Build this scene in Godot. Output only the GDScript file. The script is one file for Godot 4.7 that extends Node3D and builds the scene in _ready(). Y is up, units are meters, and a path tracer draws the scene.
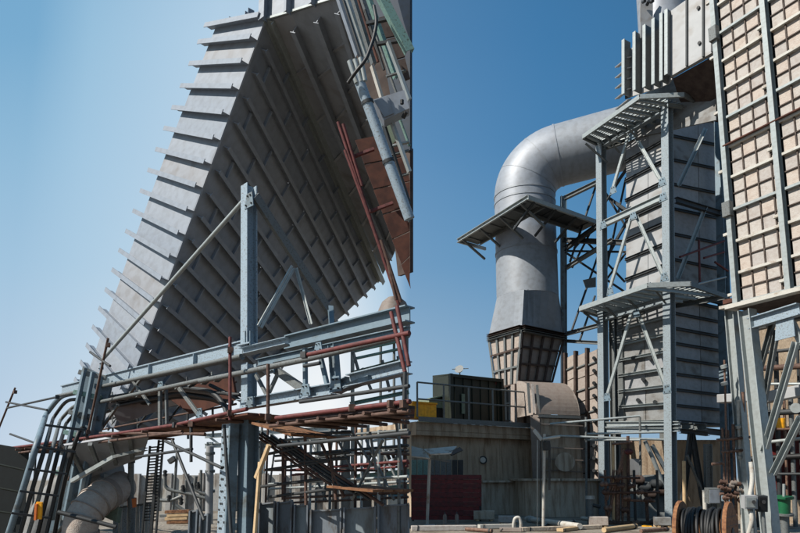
extends Node3D
# One plant yard seen from a low standing eye: at one side a sloping ribbed flue duct over a steel
# gallery with scaffold, at the other a round duct, a steel tower and a tall panelled casing.

const FOCAL := 650.0          # lens length in units of an 800 x 533 picture
const AXIS_Y := 384.0         # where the optical axis meets the picture (the lens is shifted upward)
const HORIZON := 480.0
const EYE := Vector3(0, 1.6, 0)
var turn := Basis()
var rng := RandomNumberGenerator.new()
var M := {}

# ---------------------------------------------------------------- measuring
func ray(x: float, y: float) -> Vector3:
	return turn * Vector3((x - 400.0) / FOCAL, (AXIS_Y - y) / FOCAL, -1.0)

func at(x: float, y: float, depth: float) -> Vector3:
	return EYE + ray(x, y) * depth

func plane3(p: Vector3, d1: Vector3, d2: Vector3) -> Plane:
	return Plane(d1.cross(d2).normalized(), p)

func flat(x: float) -> Vector3:           # the level direction that runs towards picture column x on the horizon
	var d := ray(x, HORIZON)
	d.y = 0
	return d.normalized()

func upright(x: float, depth: float, vanish: float) -> Plane:   # a vertical plane through a place, along a level direction
	return plane3(at(x, HORIZON, depth), flat(vanish), Vector3.UP)

func hit(pl: Plane, x: float, y: float) -> Vector3:
	var d := ray(x, y)
	var t := (pl.d - pl.normal.dot(EYE)) / pl.normal.dot(d)
	return EYE + d * t

func moved(pl: Plane, toward_eye: float) -> Plane:
	var n := pl.normal
	if n.dot(EYE) - pl.d < 0: n = -n
	return Plane(n, pl.normal.dot(n) * pl.d + toward_eye)

func level(x: float, y: float, height: float) -> Vector3:
	return hit(Plane(Vector3.UP, height), x, y)

func foot(p: Vector3) -> Vector3:
	return Vector3(p.x, 0.0, p.z)

# ---------------------------------------------------------------- textures and materials
func noise(seed_: int, freq: float, oct := 4) -> FastNoiseLite:
	var n := FastNoiseLite.new()
	n.seed = seed_
	n.noise_type = FastNoiseLite.TYPE_SIMPLEX_SMOOTH
	n.frequency = freq
	n.fractal_octaves = oct
	return n

func grey_image(seed_: int, freq: float, oct := 4, size := 256) -> Image:
	return noise(seed_, freq, oct).get_seamless_image(size, size)

func tint_texture(coarse: Image, fine: Image, clean: Color, dirty: Color, start: float, end: float, grain: float) -> ImageTexture:
	var w := coarse.get_width()
	var im := Image.create(w, w, false, Image.FORMAT_RGB8)
	for y in w:
		for x in w:
			var c := coarse.get_pixel(x, y).r
			var f := fine.get_pixel(x, y).r
			var k: float = smoothstep(start, end, c * 0.72 + f * 0.28)
			var col := clean.lerp(dirty, k)
			var g := 1.0 + (f - 0.5) * grain
			im.set_pixel(x, y, Color(clampf(col.r * g, 0, 1), clampf(col.g * g, 0, 1), clampf(col.b * g, 0, 1)))
	im.generate_mipmaps()
	return ImageTexture.create_from_image(im)

var tex := {}
func make_textures() -> void:
	var big := grey_image(11, 0.012, 4)
	var mid := grey_image(12, 0.03, 4)
	var fin := grey_image(13, 0.12, 4)
	tex.mottle = tint_texture(mid, fin, Color(0.97, 0.97, 0.97), Color(0.83, 0.82, 0.81), 0.4, 0.75, 0.12)
	tex.rusty = tint_texture(big, fin, Color(0.96, 0.96, 0.96), Color(0.72, 0.63, 0.56), 0.56, 0.8, 0.14)
	tex.rusted = tint_texture(mid, fin, Color(0.97, 0.94, 0.92), Color(0.68, 0.58, 0.54), 0.35, 0.72, 0.28)
	tex.stain = tint_texture(big, fin, Color(0.98, 0.97, 0.95), Color(0.74, 0.69, 0.64), 0.42, 0.78, 0.18)
	tex.clad = tint_texture(mid, fin, Color(0.99, 0.97, 0.95), Color(0.91, 0.87, 0.84), 0.4, 0.75, 0.16)
	tex.faint = tint_texture(mid, fin, Color(0.98, 0.98, 0.98), Color(0.9, 0.89, 0.88), 0.4, 0.75, 0.08)
	tex.chip = tint_texture(fin, grey_image(16, 0.25, 3), Color(0.97, 0.97, 0.97), Color(0.6, 0.47, 0.38), 0.62, 0.74, 0.1)
	tex.smudge = tint_texture(big, mid, Color(0.97, 0.97, 0.97), Color(0.84, 0.81, 0.78), 0.5, 0.75, 0.08)
	var nrm := grey_image(14, 0.02, 3)
	nrm.bump_map_to_normal_map(2.5)
	nrm.generate_mipmaps()
	tex.wave = ImageTexture.create_from_image(nrm)
	var nr2 := grey_image(15, 0.15, 4)
	nr2.bump_map_to_normal_map(3.0)
	nr2.generate_mipmaps()
	tex.rough = ImageTexture.create_from_image(nr2)

func mat(called: String, c: Color, texture: String, rough: float, metal := 0.0, scale := Vector3(0.6, 0.6, 0.6), bump := "", bump_amount := 0.3) -> void:
	var m := StandardMaterial3D.new()
	m.albedo_color = c
	m.roughness = rough
	m.metallic = metal
	m.uv1_triplanar = true
	m.uv1_world_triplanar = true
	m.uv1_scale = scale
	if texture != "": m.albedo_texture = tex[texture]
	if bump != "":
		m.normal_enabled = true
		m.normal_texture = tex[bump]
		m.normal_scale = bump_amount
	M[called] = m

func make_materials() -> void:
	make_textures()
	var streak := Vector3(1.1, 0.14, 1.1)
	mat("side_a", Color(0.525, 0.55, 0.585), "faint", 0.55, 0.1, Vector3(0.35, 0.35, 0.35), "wave", 0.25)
	mat("side_b", Color(0.495, 0.525, 0.565), "faint", 0.55, 0.1, Vector3(0.42, 0.42, 0.42), "wave", 0.25)
	mat("side_c", Color(0.535, 0.545, 0.565), "smudge", 0.55, 0.1, Vector3(0.3, 0.3, 0.3), "wave", 0.25)
	mat("blue_steel", Color(0.527, 0.588, 0.632), "chip", 0.5, 0.1, Vector3(0.7, 0.7, 0.7))
	mat("blue_worn", Color(0.404, 0.475, 0.519), "rusty", 0.55, 0.1, Vector3(0.5, 0.5, 0.5))
	mat("teal", Color(0.404, 0.527, 0.5), "chip", 0.6)
	mat("galv", Color(0.598, 0.624, 0.624), "faint", 0.45, 0.3, Vector3(0.8, 0.8, 0.8))
	mat("grey_steel", Color(0.387, 0.404, 0.404), "chip", 0.55, 0.15, Vector3(0.6, 0.6, 0.6))
	mat("dark_steel", Color(0.176, 0.189, 0.198), "mottle", 0.6, 0.1)
	mat("black", Color(0.0439, 0.0439, 0.0483), "mottle", 0.55)
	mat("red_tube", Color(0.382, 0.167, 0.162), "rusted", 0.7, 0.0, Vector3(1, 1, 1))
	mat("rust_tube", Color(0.344, 0.263, 0.224), "rusted", 0.75, 0.0, Vector3(1, 1, 1))
	mat("rust_plate", Color(0.315, 0.177, 0.124), "rusted", 0.85, 0.0, Vector3(0.35, 0.35, 0.35))
	mat("plank_a", Color(0.483, 0.351, 0.237), "rusted", 0.9, 0.0, Vector3(0.8, 0.8, 0.8))
	mat("plank_b", Color(0.378, 0.237, 0.176), "rusted", 0.9, 0.0, Vector3(0.8, 0.8, 0.8))
	mat("plank_dark", Color(0.22, 0.193, 0.202), "rusted", 0.9, 0.0, Vector3(0.8, 0.8, 0.8))
	mat("alu", Color(0.53, 0.55, 0.58), "faint", 0.55, 0.2, Vector3(0.25, 0.25, 0.25), "wave", 0.1)
	mat("alu_b", Color(0.515, 0.535, 0.56), "faint", 0.55, 0.2, Vector3(0.33, 0.33, 0.33), "wave", 0.1)
	mat("cream_a", Color(0.65, 0.64, 0.63), "clad", 0.8, 0.0, Vector3(0.8, 0.8, 0.8), "rough", 0.5)
	mat("cream_b", Color(0.62, 0.61, 0.605), "clad", 0.8, 0.0, Vector3(0.9, 0.9, 0.9), "rough", 0.5)
	mat("cream_c", Color(0.665, 0.635, 0.61), "clad", 0.8, 0.0, Vector3(0.7, 0.7, 0.7), "rough", 0.5)
	mat("tan_a", Color(0.592, 0.563, 0.54), "clad", 0.8, 0.0, Vector3(0.8, 0.8, 0.8), "rough", 0.5)
	mat("tan_b", Color(0.554, 0.525, 0.506), "clad", 0.8, 0.0, Vector3(0.9, 0.9, 0.9), "rough", 0.5)
	mat("white_panel", Color(0.592, 0.597, 0.602), "smudge", 0.55, 0.1, Vector3(0.25, 0.25, 0.25))
	mat("casing_a", Color(0.535, 0.54, 0.549), "faint", 0.6, 0.1, Vector3(0.5, 0.5, 0.5), "wave", 0.4)
	mat("casing_b", Color(0.487, 0.497, 0.506), "stain", 0.6, 0.1, Vector3(0.5, 0.5, 0.5), "wave", 0.4)
	mat("casing_rust", Color(0.264, 0.215, 0.189), "rusted", 0.8, 0.0, Vector3(0.4, 0.4, 0.4))
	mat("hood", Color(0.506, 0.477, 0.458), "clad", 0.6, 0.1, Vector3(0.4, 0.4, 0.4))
	mat("concrete", Color(0.64, 0.578, 0.506), "stain", 0.9, 0.0, streak, "rough", 0.4)
	mat("concrete_light", Color(0.678, 0.635, 0.583), "stain", 0.9, 0.0, streak, "rough", 0.4)
	mat("yard", Color(0.49, 0.465, 0.43), "stain", 0.95, 0.0, Vector3(0.16, 0.16, 0.16), "rough", 0.5)
	mat("green_paint", Color(0.105, 0.129, 0.0859), "mottle", 0.55)
	mat("green_light", Color(0.439, 0.492, 0.422), "mottle", 0.6)
	mat("valve_green", Color(0.0382, 0.344, 0.21), "mottle", 0.5)
	mat("yellow", Color(0.95, 0.66, 0.06), "mottle", 0.55)
	mat("orange", Color(0.808, 0.422, 0.176), "mottle", 0.6)
	mat("maroon_a", Color(0.439, 0.0859, 0.0955), "rusted", 0.6, 0.0, Vector3(0.6, 0.6, 0.6))
	mat("maroon_b", Color(0.382, 0.0669, 0.0812), "rusted", 0.6, 0.0, Vector3(0.6, 0.6, 0.6))
	mat("wood", Color(0.535, 0.382, 0.248), "rusted", 0.85, 0.0, Vector3(1.5, 1.5, 1.5))
	mat("pale_wood", Color(0.703, 0.615, 0.483), "clad", 0.85)
	mat("rubber", Color(0.0615, 0.0659, 0.0703), "mottle", 0.6)
	mat("white_paint", Color(0.688, 0.678, 0.649), "rusty", 0.6)
	mat("copper", Color(0.477, 0.392, 0.344), "rusted", 0.6, 0.2, Vector3(1.2, 1.2, 1.2))
	mat("tarp", Color(0.0791, 0.105, 0.105), "mottle", 0.8)
	mat("panel_blue", Color(0.46, 0.505, 0.54), "stain", 0.6, 0.05, Vector3(0.9, 0.25, 0.9))
	mat("panel_blue_b", Color(0.42, 0.45, 0.48), "rusty", 0.6, 0.05, Vector3(0.9, 0.3, 0.9))
	mat("far_wall_a", Color(0.63, 0.63, 0.621), "stain", 0.9, 0.0, Vector3(0.4, 0.2, 0.4))
	mat("far_wall_b", Color(0.573, 0.573, 0.573), "stain", 0.9, 0.0, Vector3(0.4, 0.2, 0.4))
	mat("tower_steel", Color(0.506, 0.549, 0.573), "chip", 0.5, 0.1, Vector3(0.5, 0.5, 0.5))
	mat("bar_brown", Color(0.3, 0.265, 0.24), "rusted", 0.75, 0.0, Vector3(0.8, 0.8, 0.8))
	mat("navy", Color(0.105, 0.176, 0.246), "mottle", 0.7)

# ---------------------------------------------------------------- nodes
var taken := {}
func numbered(called: String) -> String:
	var n: int = taken.get(called, 0)
	taken[called] = n + 1
	return called if n == 0 else "%s_%03d" % [called, n]

func thing(called: String, label: String, category: String, base: Vector3, group := "") -> Node3D:
	var o := Node3D.new()
	o.name = numbered(called)
	add_child(o)
	o.position = base
	o.set_meta("label", label)
	o.set_meta("category", category)
	if group != "": o.set_meta("group", group)
	return o

func put(parent: Node3D, called: String, mesh: Mesh, material: String, xf := Transform3D()) -> MeshInstance3D:
	var o := MeshInstance3D.new()
	o.mesh = mesh
	o.material_override = M[material]
	if parent == self:
		o.name = numbered(called)
		add_child(o)
	else:
		o.name = called
		parent.add_child(o, true)
	o.global_transform = xf
	return o

func structure(called: String, mesh: Mesh, material: String, xf := Transform3D()) -> MeshInstance3D:
	var o := put(self, called, mesh, material, xf)
	o.set_meta("kind", "structure")
	return o

# ---------------------------------------------------------------- shapes
func tri_quad(st: SurfaceTool, a: Vector3, b: Vector3, c: Vector3, d: Vector3, inside: Vector3) -> void:
	var n := (b - a).cross(c - a)
	if n.length() < 1e-9: n = (c - a).cross(d - a)
	n = n.normalized()
	var out := n.dot((a + b + c + d) / 4.0 - inside) > 0
	if not out: n = -n
	var order := [a, c, b, a, d, c] if out else [a, b, c, a, c, d]
	for p: Vector3 in order:
		st.set_normal(n)
		st.add_vertex(p)

func hexa(st: SurfaceTool, p: Array) -> void:      # p: four corners of one face, then the four behind them
	var mid := Vector3.ZERO
	for q: Vector3 in p: mid += q / 8.0
	tri_quad(st, p[0], p[1], p[2], p[3], mid)
	tri_quad(st, p[4], p[5], p[6], p[7], mid)
	for i in 4:
		var j := (i + 1) % 4
		tri_quad(st, p[i], p[j], p[j + 4], p[i + 4], mid)

func st_box(st: SurfaceTool, c: Vector3, s: Vector3) -> void:
	var h := s / 2.0
	var p := []
	for z in [-1, 1]:
		for q in [[-1, -1], [1, -1], [1, 1], [-1, 1]]:
			p.append(c + Vector3(q[0] * h.x, q[1] * h.y, z * h.z))
	hexa(st, p)

func begin() -> SurfaceTool:
	var st := SurfaceTool.new()
	st.begin(Mesh.PRIMITIVE_TRIANGLES)
	return st

func slab(parent: Node3D, called: String, q: Array, thick: float, material: String) -> MeshInstance3D:
	# a plate with the corners q on its near side
	var n: Vector3 = (q[2] - q[0]).cross(q[3] - q[1]).normalized()
	var mid: Vector3 = (q[0] + q[1] + q[2] + q[3]) / 4.0
	if n.dot(EYE - mid) > 0: n = -n
	var st := begin()
	var p := []
	for v: Vector3 in q: p.append(v - mid)
	for v: Vector3 in q: p.append(v - mid + n * thick)
	hexa(st, p)
	return put(parent, called, st.commit(), material, Transform3D(Basis(), mid))

func chamfer_box(s: Vector3, c: float) -> Mesh:    # a box along x whose four long edges are cut
	var st := begin()
	var h := s / 2.0
	var ring := [Vector2(-h.y + c, -h.z), Vector2(h.y - c, -h.z), Vector2(h.y, -h.z + c), Vector2(h.y, h.z - c), Vector2(h.y - c, h.z), Vector2(-h.y + c, h.z), Vector2(-h.y, h.z - c), Vector2(-h.y, -h.z + c)]
	for i in 8:
		var a: Vector2 = ring[i]
		var b: Vector2 = ring[(i + 1) % 8]
		tri_quad(st, Vector3(-h.x, a.x, a.y), Vector3(h.x, a.x, a.y), Vector3(h.x, b.x, b.y), Vector3(-h.x, b.x, b.y), Vector3.ZERO)
	for e in [-1, 1]:
		for i in [0, 2, 4]:
			var a: Vector2 = ring[i]
			var b: Vector2 = ring[i + 1]
			var c2: Vector2 = ring[(i + 2) % 8]
			var c3: Vector2 = ring[(i + 3) % 8]
			if i == 0: tri_quad(st, Vector3(e * h.x, a.x, a.y), Vector3(e * h.x, b.x, b.y), Vector3(e * h.x, c2.x, c2.y), Vector3(e * h.x, ring[7].x, ring[7].y), Vector3.ZERO)
			elif i == 2: tri_quad(st, Vector3(e * h.x, a.x, a.y), Vector3(e * h.x, b.x, b.y), Vector3(e * h.x, ring[6].x, ring[6].y), Vector3(e * h.x, ring[7].x, ring[7].y), Vector3.ZERO)
			else: tri_quad(st, Vector3(e * h.x, b.x, b.y), Vector3(e * h.x, a.x, a.y), Vector3(e * h.x, ring[3].x, ring[3].y), Vector3(e * h.x, c2.x, c2.y), Vector3.ZERO)
	return st.commit()

func along(a: Vector3, b: Vector3, ref: Vector3) -> Transform3D:
	var x := (b - a).normalized()
	var y := (ref - x * ref.dot(x))
	if y.length() < 0.05: y = (Vector3.RIGHT - x * x.x) if absf(x.x) < 0.9 else (Vector3.BACK - x * x.z)
	y = y.normalized()
	return Transform3D(Basis(x, y, x.cross(y)), (a + b) / 2.0)

# a straight member from a to b: h measured along ref, w across it
func beam(parent: Node3D, called: String, a: Vector3, b: Vector3, h: float, w: float, material: String, shape := "box", ref := Vector3.UP) -> MeshInstance3D:
	var l := a.distance_to(b)
	var mesh: Mesh
	var t := maxf(0.012, h * 0.09)
	var st: SurfaceTool
	match shape:
		"i":
			st = begin()
			st_box(st, Vector3(0, h / 2 - t / 2, 0), Vector3(l, t, w))
			st_box(st, Vector3(0, -h / 2 + t / 2, 0), Vector3(l, t, w))
			st_box(st, Vector3.ZERO, Vector3(l - 0.002, h - 2 * t, t))
			mesh = st.commit()
		"c":
			st = begin()
			st_box(st, Vector3(0, h / 2 - t / 2, 0), Vector3(l, t, w))
			st_box(st, Vector3(0, -h / 2 + t / 2, 0), Vector3(l, t, w))
			st_box(st, Vector3(0, 0, w / 2 - t / 2), Vector3(l - 0.002, h - 2 * t, t))
			mesh = st.commit()
		"tee":
			st = begin()
			st_box(st, Vector3(0, h / 2 - t / 2, 0), Vector3(l, t, w))
			st_box(st, Vector3(0, -t / 2, 0), Vector3(l - 0.002, h - t, t))
			mesh = st.commit()
		"angle":
			st = begin()
			st_box(st, Vector3(0, 0, -w / 2 + t / 2), Vector3(l, h, t))
			st_box(st, Vector3(0, -h / 2 + t / 2, t / 2), Vector3(l - 0.002, t, w - t))
			mesh = st.commit()
		_:
			mesh = chamfer_box(Vector3(l, h, w), minf(h, w) * 0.08)
	return put(parent, called, mesh, material, along(a, b, ref))

func tube(parent: Node3D, called: String, a: Vector3, b: Vector3, r: float, material: String, sides := 10) -> MeshInstance3D:
	var c := CylinderMesh.new()
	c.top_radius = r
	c.bottom_radius = r
	c.height = a.distance_to(b)
	c.radial_segments = sides
	c.rings = 1
	var xf := along(a, b, Vector3.UP)
	return put(parent, called, c, material, Transform3D(Basis(xf.basis.y, xf.basis.x, -xf.basis.z), xf.origin))

func rounded(pts: Array, bend: float) -> Array:       # softens the corners of a path
	var out := [pts[0]]
	for i in range(1, pts.size() - 1):
		var p: Vector3 = pts[i]
		var u: Vector3 = pts[i - 1] - p
		var v: Vector3 = pts[i + 1] - p
		var k := minf(bend, minf(u.length(), v.length()) * 0.49)
		var a := p + u.normalized() * k
		var b := p + v.normalized() * k
		for j in 6:
			var t := j / 5.0
			out.append(a.lerp(p, t).lerp(p.lerp(b, t), t))
	out.append(pts[-1])
	return out

func sweep(parent: Node3D, called: String, path: Array, radii: Variant, material: String, sides := 10, inside := Vector3.INF) -> MeshInstance3D:
	var st := begin()
	var rings := []
	var norms := []
	var mid: Vector3 = path[0]
	var side := Vector3.ZERO
	for i in path.size():
		var d: Vector3 = (path[mini(i + 1, path.size() - 1)] - path[maxi(i - 1, 0)]).normalized()
		if side == Vector3.ZERO: side = d.cross(Vector3.UP if absf(d.y) < 0.9 else Vector3.RIGHT).normalized()
		side = (side - d * side.dot(d)).normalized()
		var up := d.cross(side)
		var ring := []
		var nn := []
		var r: float = radii[i] if radii is Array else radii
		for k in sides + 1:
			var an := TAU * k / sides
			var n := side * cos(an) + up * sin(an)
			nn.append(n)
			ring.append(path[i] - mid + n * r)
		rings.append(ring)
		norms.append(nn)
	for i in path.size() - 1:
		for k in sides:
			for q in [[i, k], [i + 1, k], [i + 1, k + 1], [i, k], [i + 1, k + 1], [i, k + 1]]:
				st.set_normal(norms[q[0]][q[1]])
				st.add_vertex(rings[q[0]][q[1]])
	for e in [0, path.size() - 1]:
		var c: Vector3 = path[e] - mid
		var dn: Vector3 = (path[1] - path[0]) * -1.0 if e == 0 else path[e] - path[e - 1]
		for k in sides:
			for v: Vector3 in ([c, rings[e][k + 1], rings[e][k]] if e else [c, rings[e][k], rings[e][k + 1]]):
				st.set_normal(dn.normalized())
				st.add_vertex(v)
	return put(parent, called, st.commit(), material, Transform3D(Basis(), mid))

func pick(options: Array) -> Variant:
	return options[rng.randi() % options.size()]

# members drawn on one plane of the steelwork: rows of [x0, y0, x1, y1]
func tubes_on(parent: Node3D, called: String, pl: Plane, rows: Array, r: float, material: String) -> void:
	for q in rows:
		tube(parent, called, hit(pl, q[0], q[1]), hit(pl, q[2], q[3]), r, material)

func beams_on(parent: Node3D, called: String, pl: Plane, rows: Array, h: float, w: float, material: String, shape := "box") -> void:
	for q in rows:
		var a := hit(pl, q[0], q[1])
		var b := hit(pl, q[2], q[3])
		var k: float = q[4] if q.size() > 4 else 1.0
		var ref := (b - a).cross(pl.normal)
		if ref.y < 0: ref = -ref
		beam(parent, called, a, b, h * k, w, material, shape, ref)

func coupler(parent: Node3D, p: Vector3, r: float, material: String) -> void:
	var st := begin()
	st_box(st, Vector3.ZERO, Vector3(r * 3.0, r * 3.4, r * 3.0))
	st_box(st, Vector3(r * 1.2, 0, r * 1.3), Vector3(r * 1.5, r * 2.0, r * 1.2))
	put(parent, "coupler", st.commit(), material, Transform3D(Basis(Vector3.UP, rng.randf() * 3.0), p))

func picture_x(p: Vector3) -> float:
	var c := turn.inverse() * (p - EYE)
	return 400.0 - c.x / c.z * FOCAL

func within(a: Vector3, b: Vector3, limit: float) -> Vector3:      # b pulled back along the member to the plumb end of the plant
	if picture_x(b) <= limit: return b
	var lo := 0.0
	var hi := 1.0
	for k in 24:
		var m := (lo + hi) / 2
		if picture_x(a.lerp(b, m)) > limit: hi = m
		else: lo = m
	return a.lerp(b, lo)

# bolted gusset plate lying on a plane of the steelwork
func gusset(parent: Node3D, pl: Plane, x: float, y: float, w: float, h: float, material: String) -> void:
	var c := hit(pl, x, y)
	var side := Vector3.UP.cross(pl.normal).normalized()
	var n := pl.normal if pl.normal.dot(EYE - c) > 0 else -pl.normal
	var q := [Vector2(-0.5, -0.5), Vector2(0.5, -0.5), Vector2(0.3, 0.5), Vector2(-0.3, 0.5)]
	var g := slab(parent, "gusset", [c + side * w * q[0].x + Vector3(0, h * q[0].y, 0), c + side * w * q[1].x + Vector3(0, h * q[1].y, 0), c + side * w * q[2].x + Vector3(0, h * q[2].y, 0), c + side * w * q[3].x + Vector3(0, h * q[3].y, 0)], 0.02, material)
	for s in [Vector2(-0.3, -0.3), Vector2(0.3, -0.3), Vector2(-0.15, 0.3), Vector2(0.15, 0.3)]:
		var p: Vector3 = c + side * w * s.x + Vector3(0, h * s.y, 0)
		tube(g, "bolt", p, p + n * 0.03, minf(w, h) * 0.06, "dark_steel", 6)

# ---------------------------------------------------------------- sky
func sky_colour(x: float, y: float) -> Color:
	# clear air measured against picture columns x (bearing) and rows y (height): hazy pale on the sun's side, deep blue away from it
	var cols := [-400.0, 0.0, 60.0, 200.0, 330.0, 384.0, 409.0, 560.0, 700.0, 1200.0]
	var rows := [-300.0, 0.0, 130.0, 260.0, 380.0, 480.0]
	var grid := [
		[Color8(100, 156, 198), Color8(104, 158, 200), Color8(120, 168, 206), Color8(148, 186, 216), Color8(146, 184, 214), Color8(104, 150, 192), Color8(68, 117, 162), Color8(58, 109, 154), Color8(54, 103, 148), Color8(54, 103, 148)],
		[Color8(116, 168, 206), Color8(122, 172, 208), Color8(152, 192, 220), Color8(180, 208, 230), Color8(186, 210, 230), Color8(132, 174, 208), Color8(82, 131, 176), Color8(66, 122, 170), Color8(62, 116, 162), Color8(62, 116, 162)],
		[Color8(140, 182, 214), Color8(144, 186, 216), Color8(162, 198, 224), Color8(186, 211, 231), Color8(192, 214, 232), Color8(144, 182, 212), Color8(93, 142, 186), Color8(74, 129, 176), Color8(68, 122, 168), Color8(68, 122, 168)],
		[Color8(160, 194, 220), Color8(162, 196, 222), Color8(172, 203, 226), Color8(194, 216, 233), Color8(208, 224, 237), Color8(170, 201, 224), Color8(112, 156, 194), Color8(94, 146, 188), Color8(88, 140, 182), Color8(88, 140, 182)],
		[Color8(180, 203, 224), Color8(182, 205, 226), Color8(190, 211, 229), Color8(216, 229, 240), Color8(240, 244, 247), Color8(206, 222, 235), Color8(146, 177, 204), Color8(130, 168, 200), Color8(124, 163, 196), Color8(124, 163, 196)],
		[Color8(198, 213, 230), Color8(200, 215, 231), Color8(210, 222, 235), Color8(232, 239, 246), Color8(250, 250, 250), Color8(230, 236, 242), Color8(174, 194, 212), Color8(158, 184, 206), Color8(152, 180, 204), Color8(152, 180, 204)]]
	var i := 0
	while i < cols.size() - 2 and x > cols[i + 1]: i += 1
	var j := 0
	while j < rows.size() - 2 and y > rows[j + 1]: j += 1
	var s := clampf((x - cols[i]) / (cols[i + 1] - cols[i]), 0, 1)
	var t := clampf((y - rows[j]) / (rows[j + 1] - rows[j]), 0, 1)
	var a: Color = grid[j][i]
	var b: Color = grid[j][i + 1]
	var c: Color = grid[j + 1][i]
	var d: Color = grid[j + 1][i + 1]
	var air := a.srgb_to_linear().lerp(b.srgb_to_linear(), s).lerp(c.srgb_to_linear().lerp(d.srgb_to_linear(), s), t)
	return Color(air.r / 1.5, air.g / 1.5, air.b / 1.5)

func make_sky() -> Image:
	var w := 2048
	var h := 512
	var im := Image.create(w, h, false, Image.FORMAT_RGBF)
	for v in h:
		var el := PI / 2 - PI * (v + 0.5) / h
		for u in w:
			var az := wrapf(TAU * ((u + 0.5) / w), -PI, PI)
			var c: Color
			if el < 0:
				im.set_pixel(u, v, Color(0.28, 0.25, 0.22))
				continue
			var fa := clampf(absf(az), 0.0, PI)
			var sx: float
			if fa < 0.62: sx = 400.0 + tan(az) * FOCAL
			else:       # away from the view the two sides run into each other behind the camera
				var k := (fa - 0.62) / (PI - 0.62)
				sx = lerpf(400.0 + signf(az) * tan(0.62) * FOCAL, 330.0 if az < 0 else 1000.0, 0.0)
				if az > 0: sx = lerpf(sx, 1200.0, minf(1.0, k * 2.0))
				c = sky_colour(sx, HORIZON - tan(minf(el, 1.35)) * FOCAL)
				if fa > 2.2:
					var o := sky_colour(0.0, HORIZON - tan(minf(el, 1.35)) * FOCAL)
					c = c.lerp(o.lerp(sky_colour(1200.0, HORIZON - tan(minf(el, 1.35)) * FOCAL), 0.5), (fa - 2.2) / (PI - 2.2))
				im.set_pixel(u, v, c)
				continue
			c = sky_colour(sx, HORIZON - tan(minf(el, 1.35)) * FOCAL / cos(az))
			im.set_pixel(u, v, c)
	return im

func _ready() -> void:
	rng.seed = 20
	turn = Basis(Vector3.RIGHT, atan((HORIZON - AXIS_Y) / FOCAL))
	var cam := Camera3D.new()
	cam.name = "camera"
	cam.projection = Camera3D.PROJECTION_FRUSTUM
	cam.near = 0.1
	cam.far = 3000.0
	cam.size = 0.1 * 533.0 / FOCAL
	cam.frustum_offset = Vector2(0, 0.1 * (AXIS_Y - 266.5) / FOCAL)
	add_child(cam)
	cam.transform = Transform3D(turn, EYE)
	cam.current = true
	var env := Environment.new()
	env.background_mode = Environment.BG_SKY
	var pano := PanoramaSkyMaterial.new()
	pano.panorama = ImageTexture.create_from_image(make_sky())
	var sky := Sky.new()
	sky.sky_material = pano
	env.sky = sky
	env.tonemap_mode = Environment.TONE_MAPPER_LINEAR
	env.tonemap_exposure = 1.5
	env.sdfgi_enabled = true
	env.ssao_enabled = true
	env.ssil_enabled = true
	var we := WorldEnvironment.new()
	we.name = "world_environment"
	we.environment = env
	add_child(we)
	var sun := DirectionalLight3D.new()
	sun.name = "sun"
	sun.light_energy = 1.6
	sun.light_color = Color(1.0, 0.975, 0.935)
	sun.light_angular_distance = 0.5
	sun.shadow_enabled = true
	add_child(sun)
	sun.look_at_from_position(Vector3(-0.66, 0.66, 0.33) * 100.0, Vector3.ZERO)
	make_materials()
	# the yard reaches the horizon
	var pm := PlaneMesh.new()
	pm.size = Vector2(2600, 2600)
	structure("ground", pm, "yard", Transform3D(Basis(), Vector3(0, 0, -900)))
	build_ribbed_duct()
	build_gallery()
	build_scaffold()
	build_rear_scaffold()
	build_inclined_gallery()
	build_low_plant()
	build_round_duct()
	build_tower()
	build_top_hopper()
	build_panel_casing()
	build_concrete()
	build_yard_clutter()

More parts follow.
